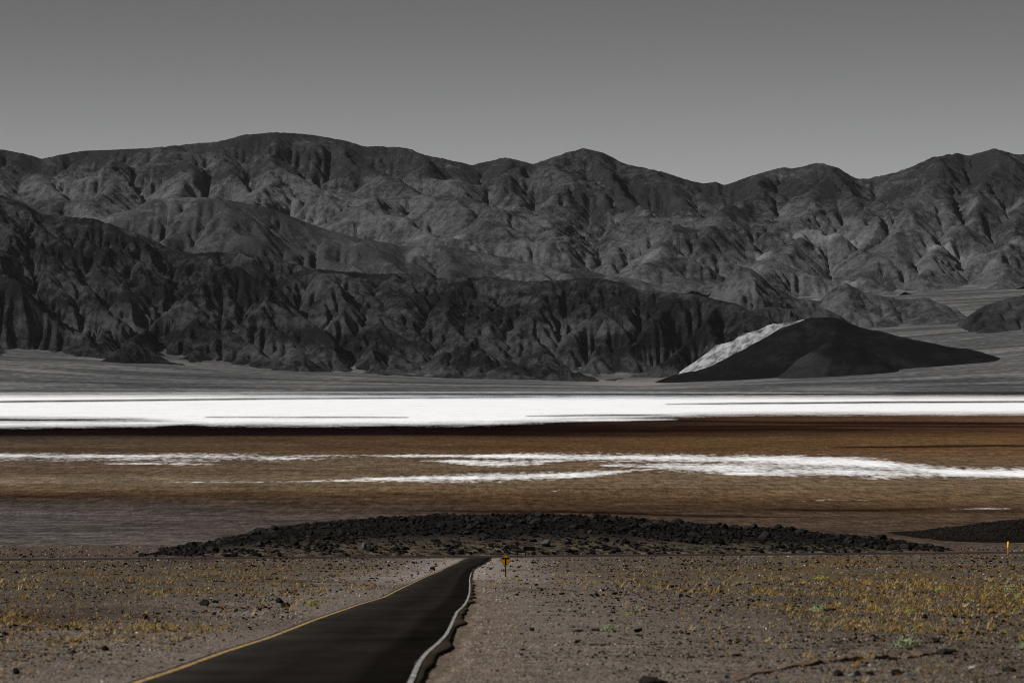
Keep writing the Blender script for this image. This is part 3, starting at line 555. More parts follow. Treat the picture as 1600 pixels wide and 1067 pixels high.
def rock_material(name, dark, light):
    m, nt, b = new_mat(name); g = NT(nt); oi = g.n('ShaderNodeObjectInfo').outputs['Random']; v = g.coord(); n1 = g.noise(v, 1.6, 5, 0.65); n2 = g.noise(v, 9.0, 4, 0.7)
    t = g.math('ADD', g.math('MULTIPLY', n1, 0.6), g.math('ADD', g.math('MULTIPLY', n2, 0.25), g.math('MULTIPLY', oi, 0.15)))
    nt.links.new(g.mix(g.ramp(t, [(0.35, 0.0), (0.72, 1.0)]), dark, light), b.inputs['Base Color']); nt.links.new(g.bump(n2, 0.05, 0.7), b.inputs['Normal'])
    return m
M_basalt = rock_material('black_basalt', (0.003, 0.003, 0.003), (0.034, 0.03, 0.027))
M_grey = rock_material('grey_boulder', (0.03, 0.03, 0.033), (0.14, 0.14, 0.15))
M_white = rock_material('pale_stone', (0.2, 0.18, 0.15), (0.42, 0.39, 0.34))
variants = [rock_shape(300 + i, 2 if i < 10 else 1) for i in range(16)]
big_me = [mesh_np('boulder', V, F, M_basalt, False) for V, F in variants[:10]]
small_me = [mesh_np('boulder', V, F, M_basalt, False) for V, F in variants[10:]]
def scatter(name, P, S, rot, mat, kind='stuff', label=None, sub=0, cat=None, tint=None, flat=0.7, seed=500, nv=8):
    """thousands of stones as one mesh"""
    vs = [rock_shape(seed + i, sub, flat, 5) for i in range(nv)]; pick = rng.randint(0, nv, len(P)); AV = []; AF = []; AT = []; base = 0
    for i in range(nv):
        q = np.where(pick == i)[0]
        if not len(q): continue
        V, F = vs[i]; c, s_ = np.cos(rot[q]), np.sin(rot[q]); L = V[None] * S[q][:, None, None]
        W = np.stack([L[..., 0] * c[:, None] - L[..., 1] * s_[:, None], L[..., 0] * s_[:, None] + L[..., 1] * c[:, None], L[..., 2]], -1) + P[q][:, None]
        AV.append(W.reshape(-1, 3)); AF.append((F[None] + (np.arange(len(q)) * len(V))[:, None, None]).reshape(-1, 3) + base); base += len(q) * len(V)
        if tint is not None: AT.append(np.repeat(tint[q], len(V), 0))
    me = mesh_np(name, np.concatenate(AV), np.concatenate(AF), mat, False, {'Col': np.concatenate(AT)} if tint is not None else None)
    return tag(link(name, me), label, cat, kind=kind)
m, nt, b = new_mat('loose_stone'); g = NT(nt); nt.links.new(g.mix(1.0, g.attr('Col', 'Color'), g.ramp(g.noise(g.coord(), 12.0, 3), [(0.3, 0.6), (0.7, 1.4)]), 'MULTIPLY'), b.inputs['Base Color']); M_stone = m

# ------------------------------------------------------------------ the rubble mound behind the junction
MND = ([120, 195, 230, 280, 330, 400, 480, 560, 640, 720, 800, 900, 1000, 1100, 1200, 1300, 1400, 1450, 1475, 1520], [872, 866, 858, 850, 843, 827, 815, 808, 804, 803, 803, 805, 812, 821, 829, 838, 848, 855, 860, 866])
def mound_top(X): return np.interp(X, px_x(MND[0], 950.0), px_z(MND[1], 950.0))
def mound_z(X, Y):
    hy = highway_Y(X); base = plain_z(X, Y); yc = np.full_like(X, 950.0) + 0.30 * X; H = np.maximum(mound_top(X) - 0.4 - (EYE - drop(yc)), -0.5)
    f = np.clip((Y - hy - 7) / np.maximum(yc - hy - 7, 20), 0, 1); bk = np.clip(1 - (Y - yc) / 60, 0, 1)
    d = np.where(Y < yc, np.sin(f * np.pi / 2) ** 0.9, bk * bk * (3 - 2 * bk))
    return base + H * d + 0.5 * fbm(X / 14, Y / 14, 131, 3) * np.clip(H * d / 2, 0, 1) - 0.12 * (d <= 0.001) - 0.3 * (H * d < 0.05)
xs = np.arange(-100, 116, 1.3); ys = np.arange(836, 1050, 1.3); X, Y = np.meshgrid(xs, ys); Y = Y + 0.42 * X; z = mound_z(X, Y)
hgt = z - plain_z(X, Y)
m, nt, b = new_mat('mound_soil'); g = NT(nt); v = g.coord(); n1 = g.noise(v, 0.5, 5, 0.7); n2 = g.noise(v, 2.5, 4, 0.6)
t = g.math('ADD', g.math('MULTIPLY', n1, 0.6), g.math('MULTIPLY', n2, 0.4))
sandy = g.ramp(t, [(0.43, (0.008, 0.007, 0.006)), (0.5, (0.045, 0.036, 0.027)), (0.6, (0.14, 0.112, 0.08))]); scree = g.ramp(t, [(0.4, (0.004, 0.004, 0.004)), (0.62, (0.02, 0.018, 0.016))])
nt.links.new(g.mix(g.ramp(g.math('ADD', g.attr('rub'), g.math('MULTIPLY', g.math('SUBTRACT', n1, .5), 1.2)), [(0.32, 0.0), (0.6, 1.0)]), sandy, scree), b.inputs['Base Color']); nt.links.new(g.bump(n2, 0.3), b.inputs['Normal'])
mound = tag(link('rubble_mound', mesh_np('rubble_mound', np.stack([X, Y, z], -1).reshape(-1, 3), grid_faces(*X.shape), m, True, {'rub': np.clip(hgt / np.maximum(mound_top(X) - (EYE - drop(950.0 + 0.3 * X)), 0.8), 0, 1).ravel()})), 'low mound of black rubble beyond the highway', kind='structure')
# stones on it: thick along the crown, thinner near the highway
N = 40000; px = rng.uniform(-92, 104, N); py = highway_Y(px) + rng.uniform(7.5, 150, N); hz_ = mound_z(px, py) - plain_z(px, py); mt = np.maximum(mound_top(px) - (EYE - drop(950.0 + 0.3 * px)), 0.4)
rel = np.clip(hz_ / mt, 0, 1); keep = ((hz_ > 0.05) | (rng.rand(N) < 0.03)) & (py < 950 + 0.3 * px + 16) & (rng.rand(N) < 0.36 + 0.5 * rel ** 1.4) & (rng.rand(N) < np.clip(0.75 + 1.3 * fbm(px / 11, py / 14, 132, 3), 0.05, 1))
px, py, rel = px[keep], py[keep], rel[keep]; S = rng.uniform(0.24, 0.62, len(px)) * (0.75 + 1.1 * rng.rand(len(px)) ** 4); S = S * np.where(rng.rand(len(px)) < 0.1, 1.6, 1)
order = np.argsort(-S * (1 + 0.4 * (py < 950 + .3 * px))); zz = mound_z(px, py)
for k in order[:300]:
    o = link('boulder', big_me[k % 10] if k % 3 else small_me[k % 6], loc=(px[k], py[k], zz[k] + 0.12 * S[k])); o.scale = (S[k], S[k], S[k] * rng.uniform(.8, 1.2)); o.rotation_euler = (rng.uniform(-.4, .4), rng.uniform(-.4, .4), rng.uniform(0, 6.3))
    xi = 800 + FPX * px[k] / py[k]; part = 'left end' if xi < 480 else 'left half' if xi < 740 else 'middle' if xi < 900 else 'right half' if xi < 1180 else 'right end'
    where = 'crown' if rel[k] > .8 else 'upper face' if rel[k] > .45 else 'foot'
    tag(o, 'black boulder on the %s of the rubble mound, towards its %s' % (where, part), 'boulder', 'boulders on the rubble mound')
r_ = order[300:]
scatter('rubble', np.stack([px[r_], py[r_], zz[r_] + 0.1 * S[r_]], 1), S[r_], rng.uniform(0, 6.3, len(r_)), M_basalt, 'stuff', 'black rubble covering the low mound', sub=0)
print('mound rocks', len(px))
# darker rise farther right
DM = ([1330, 1380, 1430, 1480, 1530, 1570, 1620, 1700, 1820, 2000], [846, 840, 833, 826, 819, 814, 811, 812, 822, 845])
def rise_z(X, Y):
    top = np.interp(X, px_x(DM[0], 1180.0), px_z(DM[1], 1180.0)); base = EYE - drop(np.full_like(Y, 1180.0)); H = np.maximum(top - base, 0); d = np.where(Y < 1180, 1 - (1180 - Y) / 130, 1 - (Y - 1180) / 90); d = np.clip(d, 0, 1)
    return EYE - drop(Y) + H * d * d * (3 - 2 * d) + 0.35 * fbm(X / 10, Y / 16, 141, 3) * np.clip(H * d, 0, 1) - 0.7 * (H * d < 0.1)
xs = np.arange(px_x(1330, 1180.0), px_x(2000, 1180.0), 1.8); ys = np.arange(1052, 1262, 2.2); X, Y = np.meshgrid(xs, ys); z = rise_z(X, Y)
m, nt, b = new_mat('dark_rise_soil'); g = NT(nt); v = g.coord(); n1 = g.noise(v, 0.25, 5, 0.7)
nt.links.new(g.ramp(n1, [(0.35, (0.003, 0.0027, 0.0026)), (0.66, (0.014, 0.011, 0.009))]), b.inputs['Base Color'])
tag(link('dark_rise', mesh_np('dark_rise', np.stack([X, Y, z], -1).reshape(-1, 3), grid_faces(*X.shape), m)), 'dark stony rise at the right edge beyond the highway', kind='structure')
N = 2600; qx = rng.uniform(px_x(1350, 1180.0), px_x(1900, 1180.0), N); qy = rng.uniform(1065, 1190, N); qz = rise_z(qx, qy); kp = (qz - (EYE - drop(qy))) > 0.3; qx, qy, qz = qx[kp], qy[kp], qz[kp]
scatter('rubble', np.stack([qx, qy, qz + .05], 1), rng.uniform(0.2, 0.6, len(qx)), rng.uniform(0, 6.3, len(qx)), M_basalt, 'stuff', 'black stones on the dark rise at the right edge')

# ------------------------------------------------------------------ stones and dry grass of the foreground
def at_px(x, y):
    Yv = float(Y_of_y(y)); Xv = float(px_x(x, Yv)); return Xv, Yv
def field_sample(n, y0, y1):
    """positions over the visible fan and a margin beside it; thinner with distance"""
    yy = rng.uniform(y0, y1, n); Yv = Y_of_y(yy); Xv = rng.uniform(-0.155, 0.155, n) * Yv
    return Xv, Yv
def clear_of_road(X, Y, m=0.5): return ((X < road_L(Y) - m) | (X > road_R(Y) + 0.9)) & (np.abs(Y - highway_Y(X)) > 6)
X, Y = field_sample(45000, 858, 1085)
roadd = np.minimum(np.abs(X - road_L(Y)), np.abs(X - road_R(Y)))
dens = np.clip(0.5 + 0.9 * fbm(X / 16, Y / 45, 151, 3), 0.08, 1) * np.clip(roadd / 5, 0.12, 1)
k = clear_of_road(X, Y) & (rng.rand(len(X)) < dens) & (np.abs(Y - highway_Y(X)) > 8) & ((Y < highway_Y(X)) | (mound_z(X, Y) - plain_z(X, Y) < 0.05)) & (Y < 990); X, Y = X[k], Y[k]
cl = [(390, 955, 75, 11, 150), (200, 985, 110, 14, 120), (620, 892, 55, 7, 90), (560, 905, 70, 8, 70), (1100, 935, 120, 9, 160), (1450, 985, 80, 9, 90), (1540, 962, 60, 8, 110), (60, 1000, 60, 18, 60), (1010, 928, 60, 8, 80), (1330, 1000, 60, 10, 60)]
cxy = np.concatenate([np.stack([rng.normal(a, c, n_), rng.normal(b_, d_, n_)], 1) for a, b_, c, d_, n_ in cl]); cxy = cxy[(cxy[:, 1] > 876) & (cxy[:, 1] < 1085)]
Yc_ = Y_of_y(cxy[:, 1]); Xc_ = px_x(cxy[:, 0], Yc_); kc_ = clear_of_road(Xc_, Yc_, 1.0); X = np.r_[X, Xc_[kc_]]; Y = np.r_[Y, Yc_[kc_]]; ncl = int(kc_.sum())
s_px = np.exp(rng.normal(0.35, 0.5, len(X))); s_px = np.minimum(s_px, 3.4); s_px[-ncl:] *= 1.3; S = np.clip(s_px * Y / FPX, 0.018, 0.42)
u = rng.rand(len(X))[:, None]; u[-ncl:] *= .62; S = np.where(u[:, 0] > .86, np.minimum(S, 2.2 * Y / FPX), S); tint = np.where(u < 0.62, lin((20, 15, 11)), np.where(u < 0.86, lin((70, 60, 52)), np.where(u < 0.985, lin((116, 105, 94)), lin((180, 168, 150)))))
tint = tint * rng.uniform(0.7, 1.3, (len(X), 1))
P = np.stack([X, Y, ground_z(X, Y) + 0.15 * S], 1); rt_ = rng.uniform(0, 6.3, len(X)); big = S > 2.0 * Y / FPX
scatter('stones', P[big], S[big], rt_[big], M_stone, 'stuff', 'loose stones strewn over the desert ground', sub=0, tint=tint[big], flat=0.8)
scatter('small_stones', P[~big], S[~big], rt_[~big], M_stone, 'stuff', 'small loose stones between the larger ones', sub=-1, tint=tint[~big], flat=0.8)
print('stones', len(X))
# finer gravel: little four-sided chips
X, Y = field_sample(165000, 852, 1085); roadd = np.minimum(np.abs(X - road_L(Y)), np.abs(X - road_R(Y)))
k = ((X < road_L(Y) - 0.35) | (X > road_R(Y) + 0.75)) & (rng.rand(len(X)) < np.clip(0.62 + 0.6 * fbm(X / 9, Y / 30, 153, 3), 0.15, 1)) & (np.abs(Y - highway_Y(X)) > 7) & ((Y < highway_Y(X)) | (mound_z(X, Y) - plain_z(X, Y) < 0.05)) & (Y < 1005); X, Y, roadd = X[k], Y[k], roadd[k]; n = len(X)
S = np.clip(np.exp(rng.normal(0.15, 0.4, n)) * Y / FPX, 0.012, 0.3); base = ground_z(X, Y) - 0.1 * S; a0 = rng.uniform(0, 6.3, n)
dr_ = X - road_R(Y); base = np.where((dr_ > 0) & (dr_ < 2.3) & (Y < 425), plain_z(X, Y) + relief(X, Y) + 0.026, base)
Vs = [np.stack([X + S * np.cos(a0 + q) * rng.uniform(.7, 1.3, n), Y + S * np.sin(a0 + q) * rng.uniform(.7, 1.3, n), base], 1) for q in (0, 1.57, 3.14, 4.71)] + [np.stack([X + .3 * S * rng.normal(size=n), Y + .3 * S * rng.normal(size=n), base + S * rng.uniform(.5, 1.3, n)], 1)]
Vs = np.stack(Vs, 1).reshape(-1, 3); Fs = (np.array([(0, 1, 4), (1, 2, 4), (2, 3, 4), (3, 0, 4)])[None] + 5 * np.arange(n)[:, None, None]).reshape(-1, 3)
u = rng.rand(n)[:, None]; near_road = (roadd < 4)[:, None]; tint = np.where(u < 0.46, lin((22, 17, 13)), np.where(u < 0.68, lin((84, 74, 66)), np.where(u < 0.98, lin((116, 105, 95)), lin((168, 156, 140)))))
tint = np.where((near_road | ((roadd < 9) & (Y > 380))[:, None]) & (u < 0.42), lin((120, 112, 106)), tint) * rng.uniform(0.7, 1.25, (n, 1))
tag(link('gravel', mesh_np('gravel', Vs, Fs, M_stone, False, {'Col': np.repeat(tint, 5, 0)})), 'fine gravel covering the ground beside the road', kind='stuff'); print('gravel', n)
# dry grass: tufts of thin blades
X, Y = field_sample(100000, 873, 1085)
gx_, gy_ = 800 + FPX * X / Y, HOR + FPX * drop(Y) / Y; gb = lambda c, w: np.exp(-((gy_ - c) / w) ** 2)
gm = 0.35 * gb(893, 16) * (gx_ < 640) + 0.4 * gb(966, 14) * (gx_ < 280) + 0.45 * gb(908, 20) * (gx_ > 860) + 0.35 * gb(985, 18) * (gx_ > 1230) * (gx_ < 1440) + 0.35 * gb(1042, 16) * (gx_ > 1380) + 0.25 * gb(945, 14) * (gx_ > 1300) - 0.12 + 0.9 * fbm(X / 14, Y / 50, 95, 4, .6) + 0.30 * sstep(20, 60, FPX * X / Y * 0.1) - 0.05 + 0.25 * (FPX * X / Y < -330) * (Y > 250)
k = clear_of_road(X, Y, 2.2) & (Y < highway_Y(X) - 10) & (rng.rand(len(X)) < np.clip(gm * 0.95 + 0.05, 0.05, 0.8)) & ~((np.abs(X - road_R(Y)) < 7) & (Y < 330)); X, Y = X[k], Y[k]
nb = 8; n = len(X); h = np.clip(np.exp(rng.normal(-2.55, 0.45, n)) * np.clip(Y / 110, 0.9, 3.2), 0.05, 0.5)
az = rng.uniform(0, 6.283, (n, nb)); lean = rng.uniform(0.3, 1.7, (n, nb)); hh = h[:, None] * rng.uniform(0.5, 1.1, (n, nb)); wdt = np.clip(0.011 * Y / 100, 0.006, 0.04)[:, None] * rng.uniform(.6, 1.2, (n, nb))
bx = X[:, None] + rng.normal(0, 1, (n, nb)) * 0.22 * h[:, None]; by = Y[:, None] + rng.normal(0, 1, (n, nb)) * 0.22 * h[:, None]; bz = ground_z(bx, by) - 0.01
tx = bx + np.cos(az) * lean * hh; ty = by + np.sin(az) * lean * hh; tz = bz + hh; px_ = -np.sin(az + rng.uniform(-1, 1, (n, nb))) * wdt; py_ = np.cos(az) * wdt
Vg = np.stack([np.stack([bx - px_, by - py_, bz], -1), np.stack([bx + px_, by + py_, bz], -1), np.stack([tx, ty, tz], -1)], 2).reshape(-1, 3)
gt = lin((132, 109, 60))[None] * rng.uniform(0.4, 1.3, (n, 1)) * np.array([1, 1, 1])[None]; gt = np.where(rng.rand(n, 1) < 0.25, lin((165, 145, 105))[None] * rng.uniform(.6, 1, (n, 1)), gt); gt = np.where(rng.rand(n, 1) < 0.12, lin((128, 90, 40))[None], gt)
m, nt, b = new_mat('dry_grass'); g = NT(nt); nt.links.new(g.attr('Col', 'Color'), b.inputs['Base Color'])
tag(link('dry_grass', mesh_np('dry_grass', Vg, np.arange(len(Vg)).reshape(-1, 3), m, False, {'Col': np.repeat(gt, nb * 3, 0)})), 'tufts of golden dry grass among the stones', kind='stuff')
print('tufts', n)

# single rocks one can pick out: photo position, width in pixels, height share, label
def boulder(x, y, w, label, mat=None, flat=0.8, seed=0, cat='boulder', group=None):
    X, Y = at_px(x, y); s = w / 2 * Y / FPX * 1.12; V, F = rock_shape(700 + seed, 2, flat, 8)
    o = link('boulder', mesh_np('boulder', V, F, mat or M_basalt, False), loc=(X, Y, float(ground_z(np.array([X]), np.array([Y]))[0]) + 0.30 * s)); o.scale = (s, s, s); o.rotation_euler = (0, 0, seed * 1.3)
    return tag(o, label, cat, group)
singles = [
 (320, 945, 17, 'upright black boulder standing alone left of the road amid dry grass', .95), (337, 943, 10, 'small black boulder touching the upright boulder left of the road', .6), (437, 941, 13, 'black boulder beside a green tuft near the yellow line', .9), (445, 949, 18, 'wide black boulder in front of another near the yellow line', .6), (424, 939, 9, 'small grey boulder behind the pair near the yellow line', .7),
 (42, 987, 17, 'squat black boulder at the left edge of the picture', .85), (8, 994, 12, 'flat black boulder cut by the left edge of the picture', .5), (228, 969, 11, 'pointed black boulder between the left edge and the road', .9), (165, 1013, 14, 'black boulder low on the left near the bottom', .75), (24, 1054, 15, 'black boulder in the bottom left corner', .8),
 (104, 979, 10, 'small black stone left of the pointed boulder', .7), (88, 986, 11, 'black stone right of the squat boulder at the left edge', .6), (210, 993, 10, 'black stone below the pointed boulder on the left', .6), (343, 966, 9, 'black stone in the row below the upright boulder', .7), (368, 957, 9, 'black stone in the row nearest the yellow line', .8),
 (322, 957, 9, 'black stone straight below the upright boulder', .7), (406, 955, 8, 'small black stone left of the wide boulder', .8), (284, 1032, 8, 'lone dark stone close beside the yellow line', .7), (115, 1020, 10, 'dark stone left of the low black boulder', .6), (172, 1022, 8, 'small black stone under the low black boulder on the left', .7),
 (998, 989, 14, 'round black boulder right of the pale green shrub', .75), (907, 986, 13, 'flat black boulder left of the pale green shrub', .5), (930, 986, 17, 'flat black slab just left of the pale green shrub', .35), (895, 979, 9, 'small black stone behind the flat boulder right of the road', .6), (832, 986, 10, 'black stone alone in the open gravel right of the road', .6),
 (902, 1003, 10, 'reddish dark stone below the flat boulders right of the road', .7), (1140, 999, 13, 'dark stone alone on the bare gravel in the middle right', .55), (1151, 1029, 13, 'round dark stone on bare gravel near the bottom middle', .6), (1080, 1032, 12, 'flat dark stone near the bottom middle', .4), (1463, 1009, 17, 'black boulder just right of the largest green shrub', .8),
 (1310, 1057, 17, 'black boulder first of the row along the bottom right', .8), (1341, 1057, 12, 'narrow black boulder second of the row along the bottom right', .9), (1360, 1056, 18, 'tilted black slab third of the row along the bottom right', .5), (1400, 1058, 16, 'round black boulder last of the row along the bottom right', .85), (1478, 1026, 30, 'low wide black rock under the largest green shrub', .4),
 (1508, 1026, 9, 'small black stone right of the low wide rock', .6), (1576, 1053, 18, 'black boulder near the bottom right corner', .6), (1476, 1066, 14, 'grey stone on the bottom edge right of the row', .6), (1020, 1073, 56, 'long flat black rock on the bottom edge right of the road', .25), (1043, 919, 26, 'long low black rock amid golden grass right of the sign', .3),
 (878, 931, 9, 'black stone left of the golden grass right of the road', .6), (856, 946, 8, 'black stone alone in gravel right of the white line', .6), (808, 930, 7, 'small black stone on the gravel below the warning sign', .6), (957, 957, 10, 'black stone behind the pale green shrub', .7), (1011, 961, 11, 'dark stone at the end of the golden grass', .8),
 (1005, 954, 8, 'small black stone just behind the round boulder right of the road', .6), (1295, 957, 26, 'dark low lump standing in for the shadow of the round green shrub in the middle', .3), (738, 1030, 9, 'black stone in gravel close to the white line', .6), (770, 1037, 8, 'black stone right of another close to the white line', .7), (816, 1016, 7, 'black stone in a small cluster of stones near the road', .8), (814, 1024, 7, 'lower black stone in a small cluster near the road', .8)]  # the low dark lump by the round green shrub is added as its shadow
for i, (x, y, w, lb, fl) in enumerate(singles): boulder(x, y, w, lb, M_grey if 'grey' in lb else None, fl, i)
boulder(1520, 1047, 17, 'pale cream stone near the bottom right corner', M_white, .6, 81); boulder(784, 1038, 6, 'left of two tiny cream stones near the white line', M_white, .8, 82); boulder(792, 1038, 6, 'right of two tiny cream stones near the white line', M_white, .8, 83); boulder(1330, 1057, 9, 'small cream stone between black boulders on the bottom right', M_white, .6, 84); boulder(1352, 1000, 6, 'small cream stone left of the largest green shrub', M_white, .7, 85)
def mound_rock(x, y, w, mat, label, seed, fl):
    Yv = 884.0 + 0.42 * (x - 800) * 884 / FPX; Xv = float(px_x(x, Yv)); s = w / 2 * Yv / FPX * 1.1; V, F = rock_shape(900 + seed, 2, fl, 7)
    o = link('boulder', mesh_np('boulder', V, F, mat, False), loc=(Xv, Yv, float(mound_z(np.array([Xv]), np.array([Yv]))[0]) + .4 * s)); o.scale = (s, s, s); tag(o, label, 'boulder')
mound_rock(853, 860, 17, M_grey, 'large grey boulder at the foot of the mound behind the road signs', 1, .8)
mound_rock(570, 852, 14, M_grey, 'pale grey boulder on the left half of the rubble mound', 2, .9)

# a washed-out earth bank in the lower right
bp = [(1150, 1058), (1225, 1047), (1260, 1041), (1310, 1037), (1360, 1033), (1400, 1031), (1440, 1028), (1480, 1026), (1500, 1024)]
bx, by = np.array([at_px(*p) for p in bp]).T; t = np.linspace(0, 1, 90); tb = np.linspace(0, 1, len(bp)); bx, by = np.interp(t, tb, bx), np.interp(t, tb, by)
hgt = (0.02 + 0.075 * np.sin(np.pi * np.clip(t * 1.05, 0, 1)) ** .7) * np.clip(0.65 + 1.3 * fbm(t * 13, t * 0, 171, 3), .03, 1.1); by = by + 0.35 * fbm(t * 9, t * 0, 172, 3)
prof = [(-0.35, -0.02), (-0.05, 0.0), (0.0, 0.25), (-0.03, 0.8), (0.02, 1.0), (0.25, 1.05), (1.2, .8), (3.2, .1), (3.6, -.5)]
P = np.stack([np.stack([bx + 0.05 * fbm(t * 30, t * 0 + j, 173, 2), by + d, plain_z(bx, by + d) + relief(bx, by + d) + q * hgt - (0.05 if j in (0, 8) else 0)], -1) for j, (d, q) in enumerate(prof)], 1)
tag(link('earth_bank', mesh_np('earth_bank', P.reshape(-1, 3), grid_faces(90, len(prof)), M_gravel, True, {'Col': np.repeat(lin((94, 80, 68))[None], P.shape[0] * P.shape[1], 0)})), 'low washed out earth bank in the lower right', kind='structure')

# ------------------------------------------------------------------ shrubs
def leaf_mat(name, c1, c2):
    m, nt, b = new_mat(name); g = NT(nt); oi = g.attr('Col', 'Fac'); nt.links.new(g.mix(oi, c1, c2), b.inputs['Base Color']); b.inputs['Roughness'].default_value = .8; return m
M_leaf = leaf_mat('shrub_leaf', (0.11, 0.125, 0.055), (0.30, 0.34, 0.21)); M_leafy = leaf_mat('yellow_leaf', (0.13, 0.125, 0.03), (0.32, 0.31, 0.11))
m, nt, b = new_mat('shrub_stem'); b.inputs['Base Color'].default_value = (0.07, 0.05, 0.035, 1); M_stem = m
def shrub(x, y, w, h, label, mat, seed):
    X, Y = at_px(x, y); Wd = w / 2 * Y / FPX; Hh = h * Y / FPX; r = np.random.RandomState(seed)
    root = link('shrub', None, loc=(X, Y, float(ground_z(np.array([X]), np.array([Y]))[0]))); tag(root, label, 'shrub', 'green shrubs on the desert ground')
    n = 620; d = r.normal(size=(n, 3)); d /= np.linalg.norm(d, axis=1)[:, None]; d[:, 2] = np.abs(d[:, 2]); rad = r.uniform(0.55, 1.0, n) ** .6
    lump = 1 + 0.28 * np.sin(d[:, 0] * 5 + seed) * np.cos(d[:, 1] * 4 + seed * 2) + 0.12 * r.normal(size=n)
    c = d * rad[:, None] * lump[:, None] * (Wd, Wd, Hh * .95); c[:, 2] += 0.04 * Hh
    ls = 0.10 * Wd * r.uniform(.6, 1.3, n); a = r.normal(size=(n, 3)); a /= np.linalg.norm(a, axis=1)[:, None]; b_ = np.cross(a, d + .3 * r.normal(size=(n, 3))); b_ /= np.linalg.norm(b_, axis=1)[:, None] + 1e-6
    q = np.stack([c - a * ls[:, None], c + b_ * ls[:, None] * .5, c + a * ls[:, None], c - b_ * ls[:, None] * .5], 1).reshape(-1, 3)
    link('foliage', mesh_np('foliage', q, np.arange(4 * n).reshape(-1, 4), mat, False, {'Col': np.repeat(r.rand(n)[:, None] * np.ones(3), 4, 0)}), root)
    V = []; F = []
    for k in range(14):
        az, el = r.uniform(0, 6.28), r.uniform(.5, 1.2); e = np.array([math.cos(az) * math.cos(el) * Wd, math.sin(az) * math.cos(el) * Wd, math.sin(el) * Hh]) * .8; s_ = np.array([-math.sin(az), math.cos(az), 0]) * .018 * Wd * 2; o_ = len(V)
        V += [-s_, s_, s_ * .3 + e, -s_ * .3 + e, (0, 0, .05 * Wd), e + (0, 0, .02 * Wd)]; F += [(o_, o_ + 1, o_ + 2, o_ + 3), (o_ + 1, o_ + 4, o_ + 5, o_ + 2), (o_ + 4, o_, o_ + 3, o_ + 5)]
    link('stem', mesh_np('stem', np.array(V, float), np.array(F), M_stem, False), root)
for i, a in enumerate([(1418, 1014, 40, 17, 'largest pale green shrub above the earth bank', M_leaf), (1280, 957, 27, 13, 'round green shrub in the middle of the right side', M_leaf), (952, 985, 32, 12, 'pale green shrub between black boulders right of the road', M_leaf), (487, 947, 20, 8, 'small bright green shrub near the yellow line', M_leafy), (1600, 1017, 20, 14, 'green shrub cut by the right edge', M_leaf),
    (1578, 926, 26, 10, 'grey green shrub far out by the right edge', M_leaf), (1517, 941, 20, 10, 'yellow green shrub in golden grass on the right', M_leafy), (1471, 925, 24, 7, 'low yellow green shrub far out on the right', M_leafy), (1592, 937, 20, 9, 'yellow green shrub below the grey green one by the right edge', M_leafy), (1283, 905, 26, 6, 'low green shrub far out in the middle of the right side', M_leafy), (985, 962, 22, 7, 'small yellow green shrub behind the round black boulder', M_leafy),
    (266, 1017, 9, 10, 'tiny yellow shrub beside the road on the lower left', M_leafy), (810, 907, 16, 5, 'small green shrub at the foot of the warning sign', M_leafy), (1424, 957, 20, 7, 'yellow shrub amid golden grass right of the round green shrub', M_leafy)]): shrub(*a, 40 + i)

# ------------------------------------------------------------------ signs
def flat_mat(name, c, rough=.6):
    m, nt, b = new_mat(name); g = NT(nt); n_ = g.noise(g.coord(), 6.0, 4, .6); nt.links.new(g.mix(1.0, c, g.ramp(n_, [(.3, .75), (.7, 1.2)]), 'MULTIPLY'), b.inputs['Base Color']); b.inputs['Roughness'].default_value = rough; return m
M_yel = flat_mat('sign_yellow', (0.37, 0.19, 0.012)); M_blk = flat_mat('sign_black', (0.006, 0.005, 0.004)); M_post = flat_mat('weathered_post', (0.022, 0.015, 0.012)); M_brd = flat_mat('dark_board', (0.007, 0.0055, 0.005)); M_mar = flat_mat('dark_maroon', (0.018, 0.007, 0.008))
def prism(name, pts, y0, y1, mat, parent, loc=(0, 0, 0)):
    """outline in x-z pushed from y0 to y1"""
    n = len(pts); V = np.array([(x, y0, z) for x, z in pts] + [(x, y1, z) for x, z in pts], float); me = bpy.data.meshes.new(name)
    me.from_pydata(V.tolist(), [], [tuple(range(n)), tuple(range(2 * n - 1, n - 1, -1))] + [((i + 1) % n, i, i + n, (i + 1) % n + n) for i in range(n)]); me.materials.append(mat)
    return link(name, me, parent, loc)
def rect(cx, cz, w, h): return [(cx - w / 2, cz - h / 2), (cx + w / 2, cz - h / 2), (cx + w / 2, cz + h / 2), (cx - w / 2, cz + h / 2)]
def post(parent, x, h, w=0.09, y=0.0): return prism('post', rect(x, h / 2 - .15, w, h + .3), y - w / 2, y + w / 2, M_post, parent)
X, Y = at_px(790, 902); s_ = Y / FPX
sg = link('warning_sign', None, loc=(X, Y, float(ground_z(np.array([X]), np.array([Y]))[0]))); tag(sg, 'yellow diamond warning sign with a black T on a dark post', 'road sign')
zc = (902 - 875.3) * s_; hd = 9.7 * s_
post(sg, 0, zc + hd * .7, 0.14)
def round_diamond(h, r=0.12):
    o = []
    for k in range(4):
        a = k * math.pi / 2; cx, cz = math.cos(a) * (h - r * 1.414), math.sin(a) * (h - r * 1.414)
        o += [(cx + r * math.cos(a + t), cz + r * math.sin(a + t)) for t in (-.785, -.4, 0, .4, .785)]
    return o
prism('panel', round_diamond(hd), -0.10, -0.08, M_yel, sg, (0, 0, zc))
bd = link('border', None) if False else None
o1 = round_diamond(hd * .93, .1); o2 = round_diamond(hd * .88, .09); nn = len(o1)
prism_v = [(x, -0.104, z) for x, z in o1] + [(x, -0.104, z) for x, z in o2]; me = bpy.data.meshes.new('border'); me.from_pydata(prism_v, [], [(i, (i + 1) % nn, nn + (i + 1) % nn, nn + i) for i in range(nn)]); me.materials.append(M_blk); link('border', me, sg, (0, 0, zc))
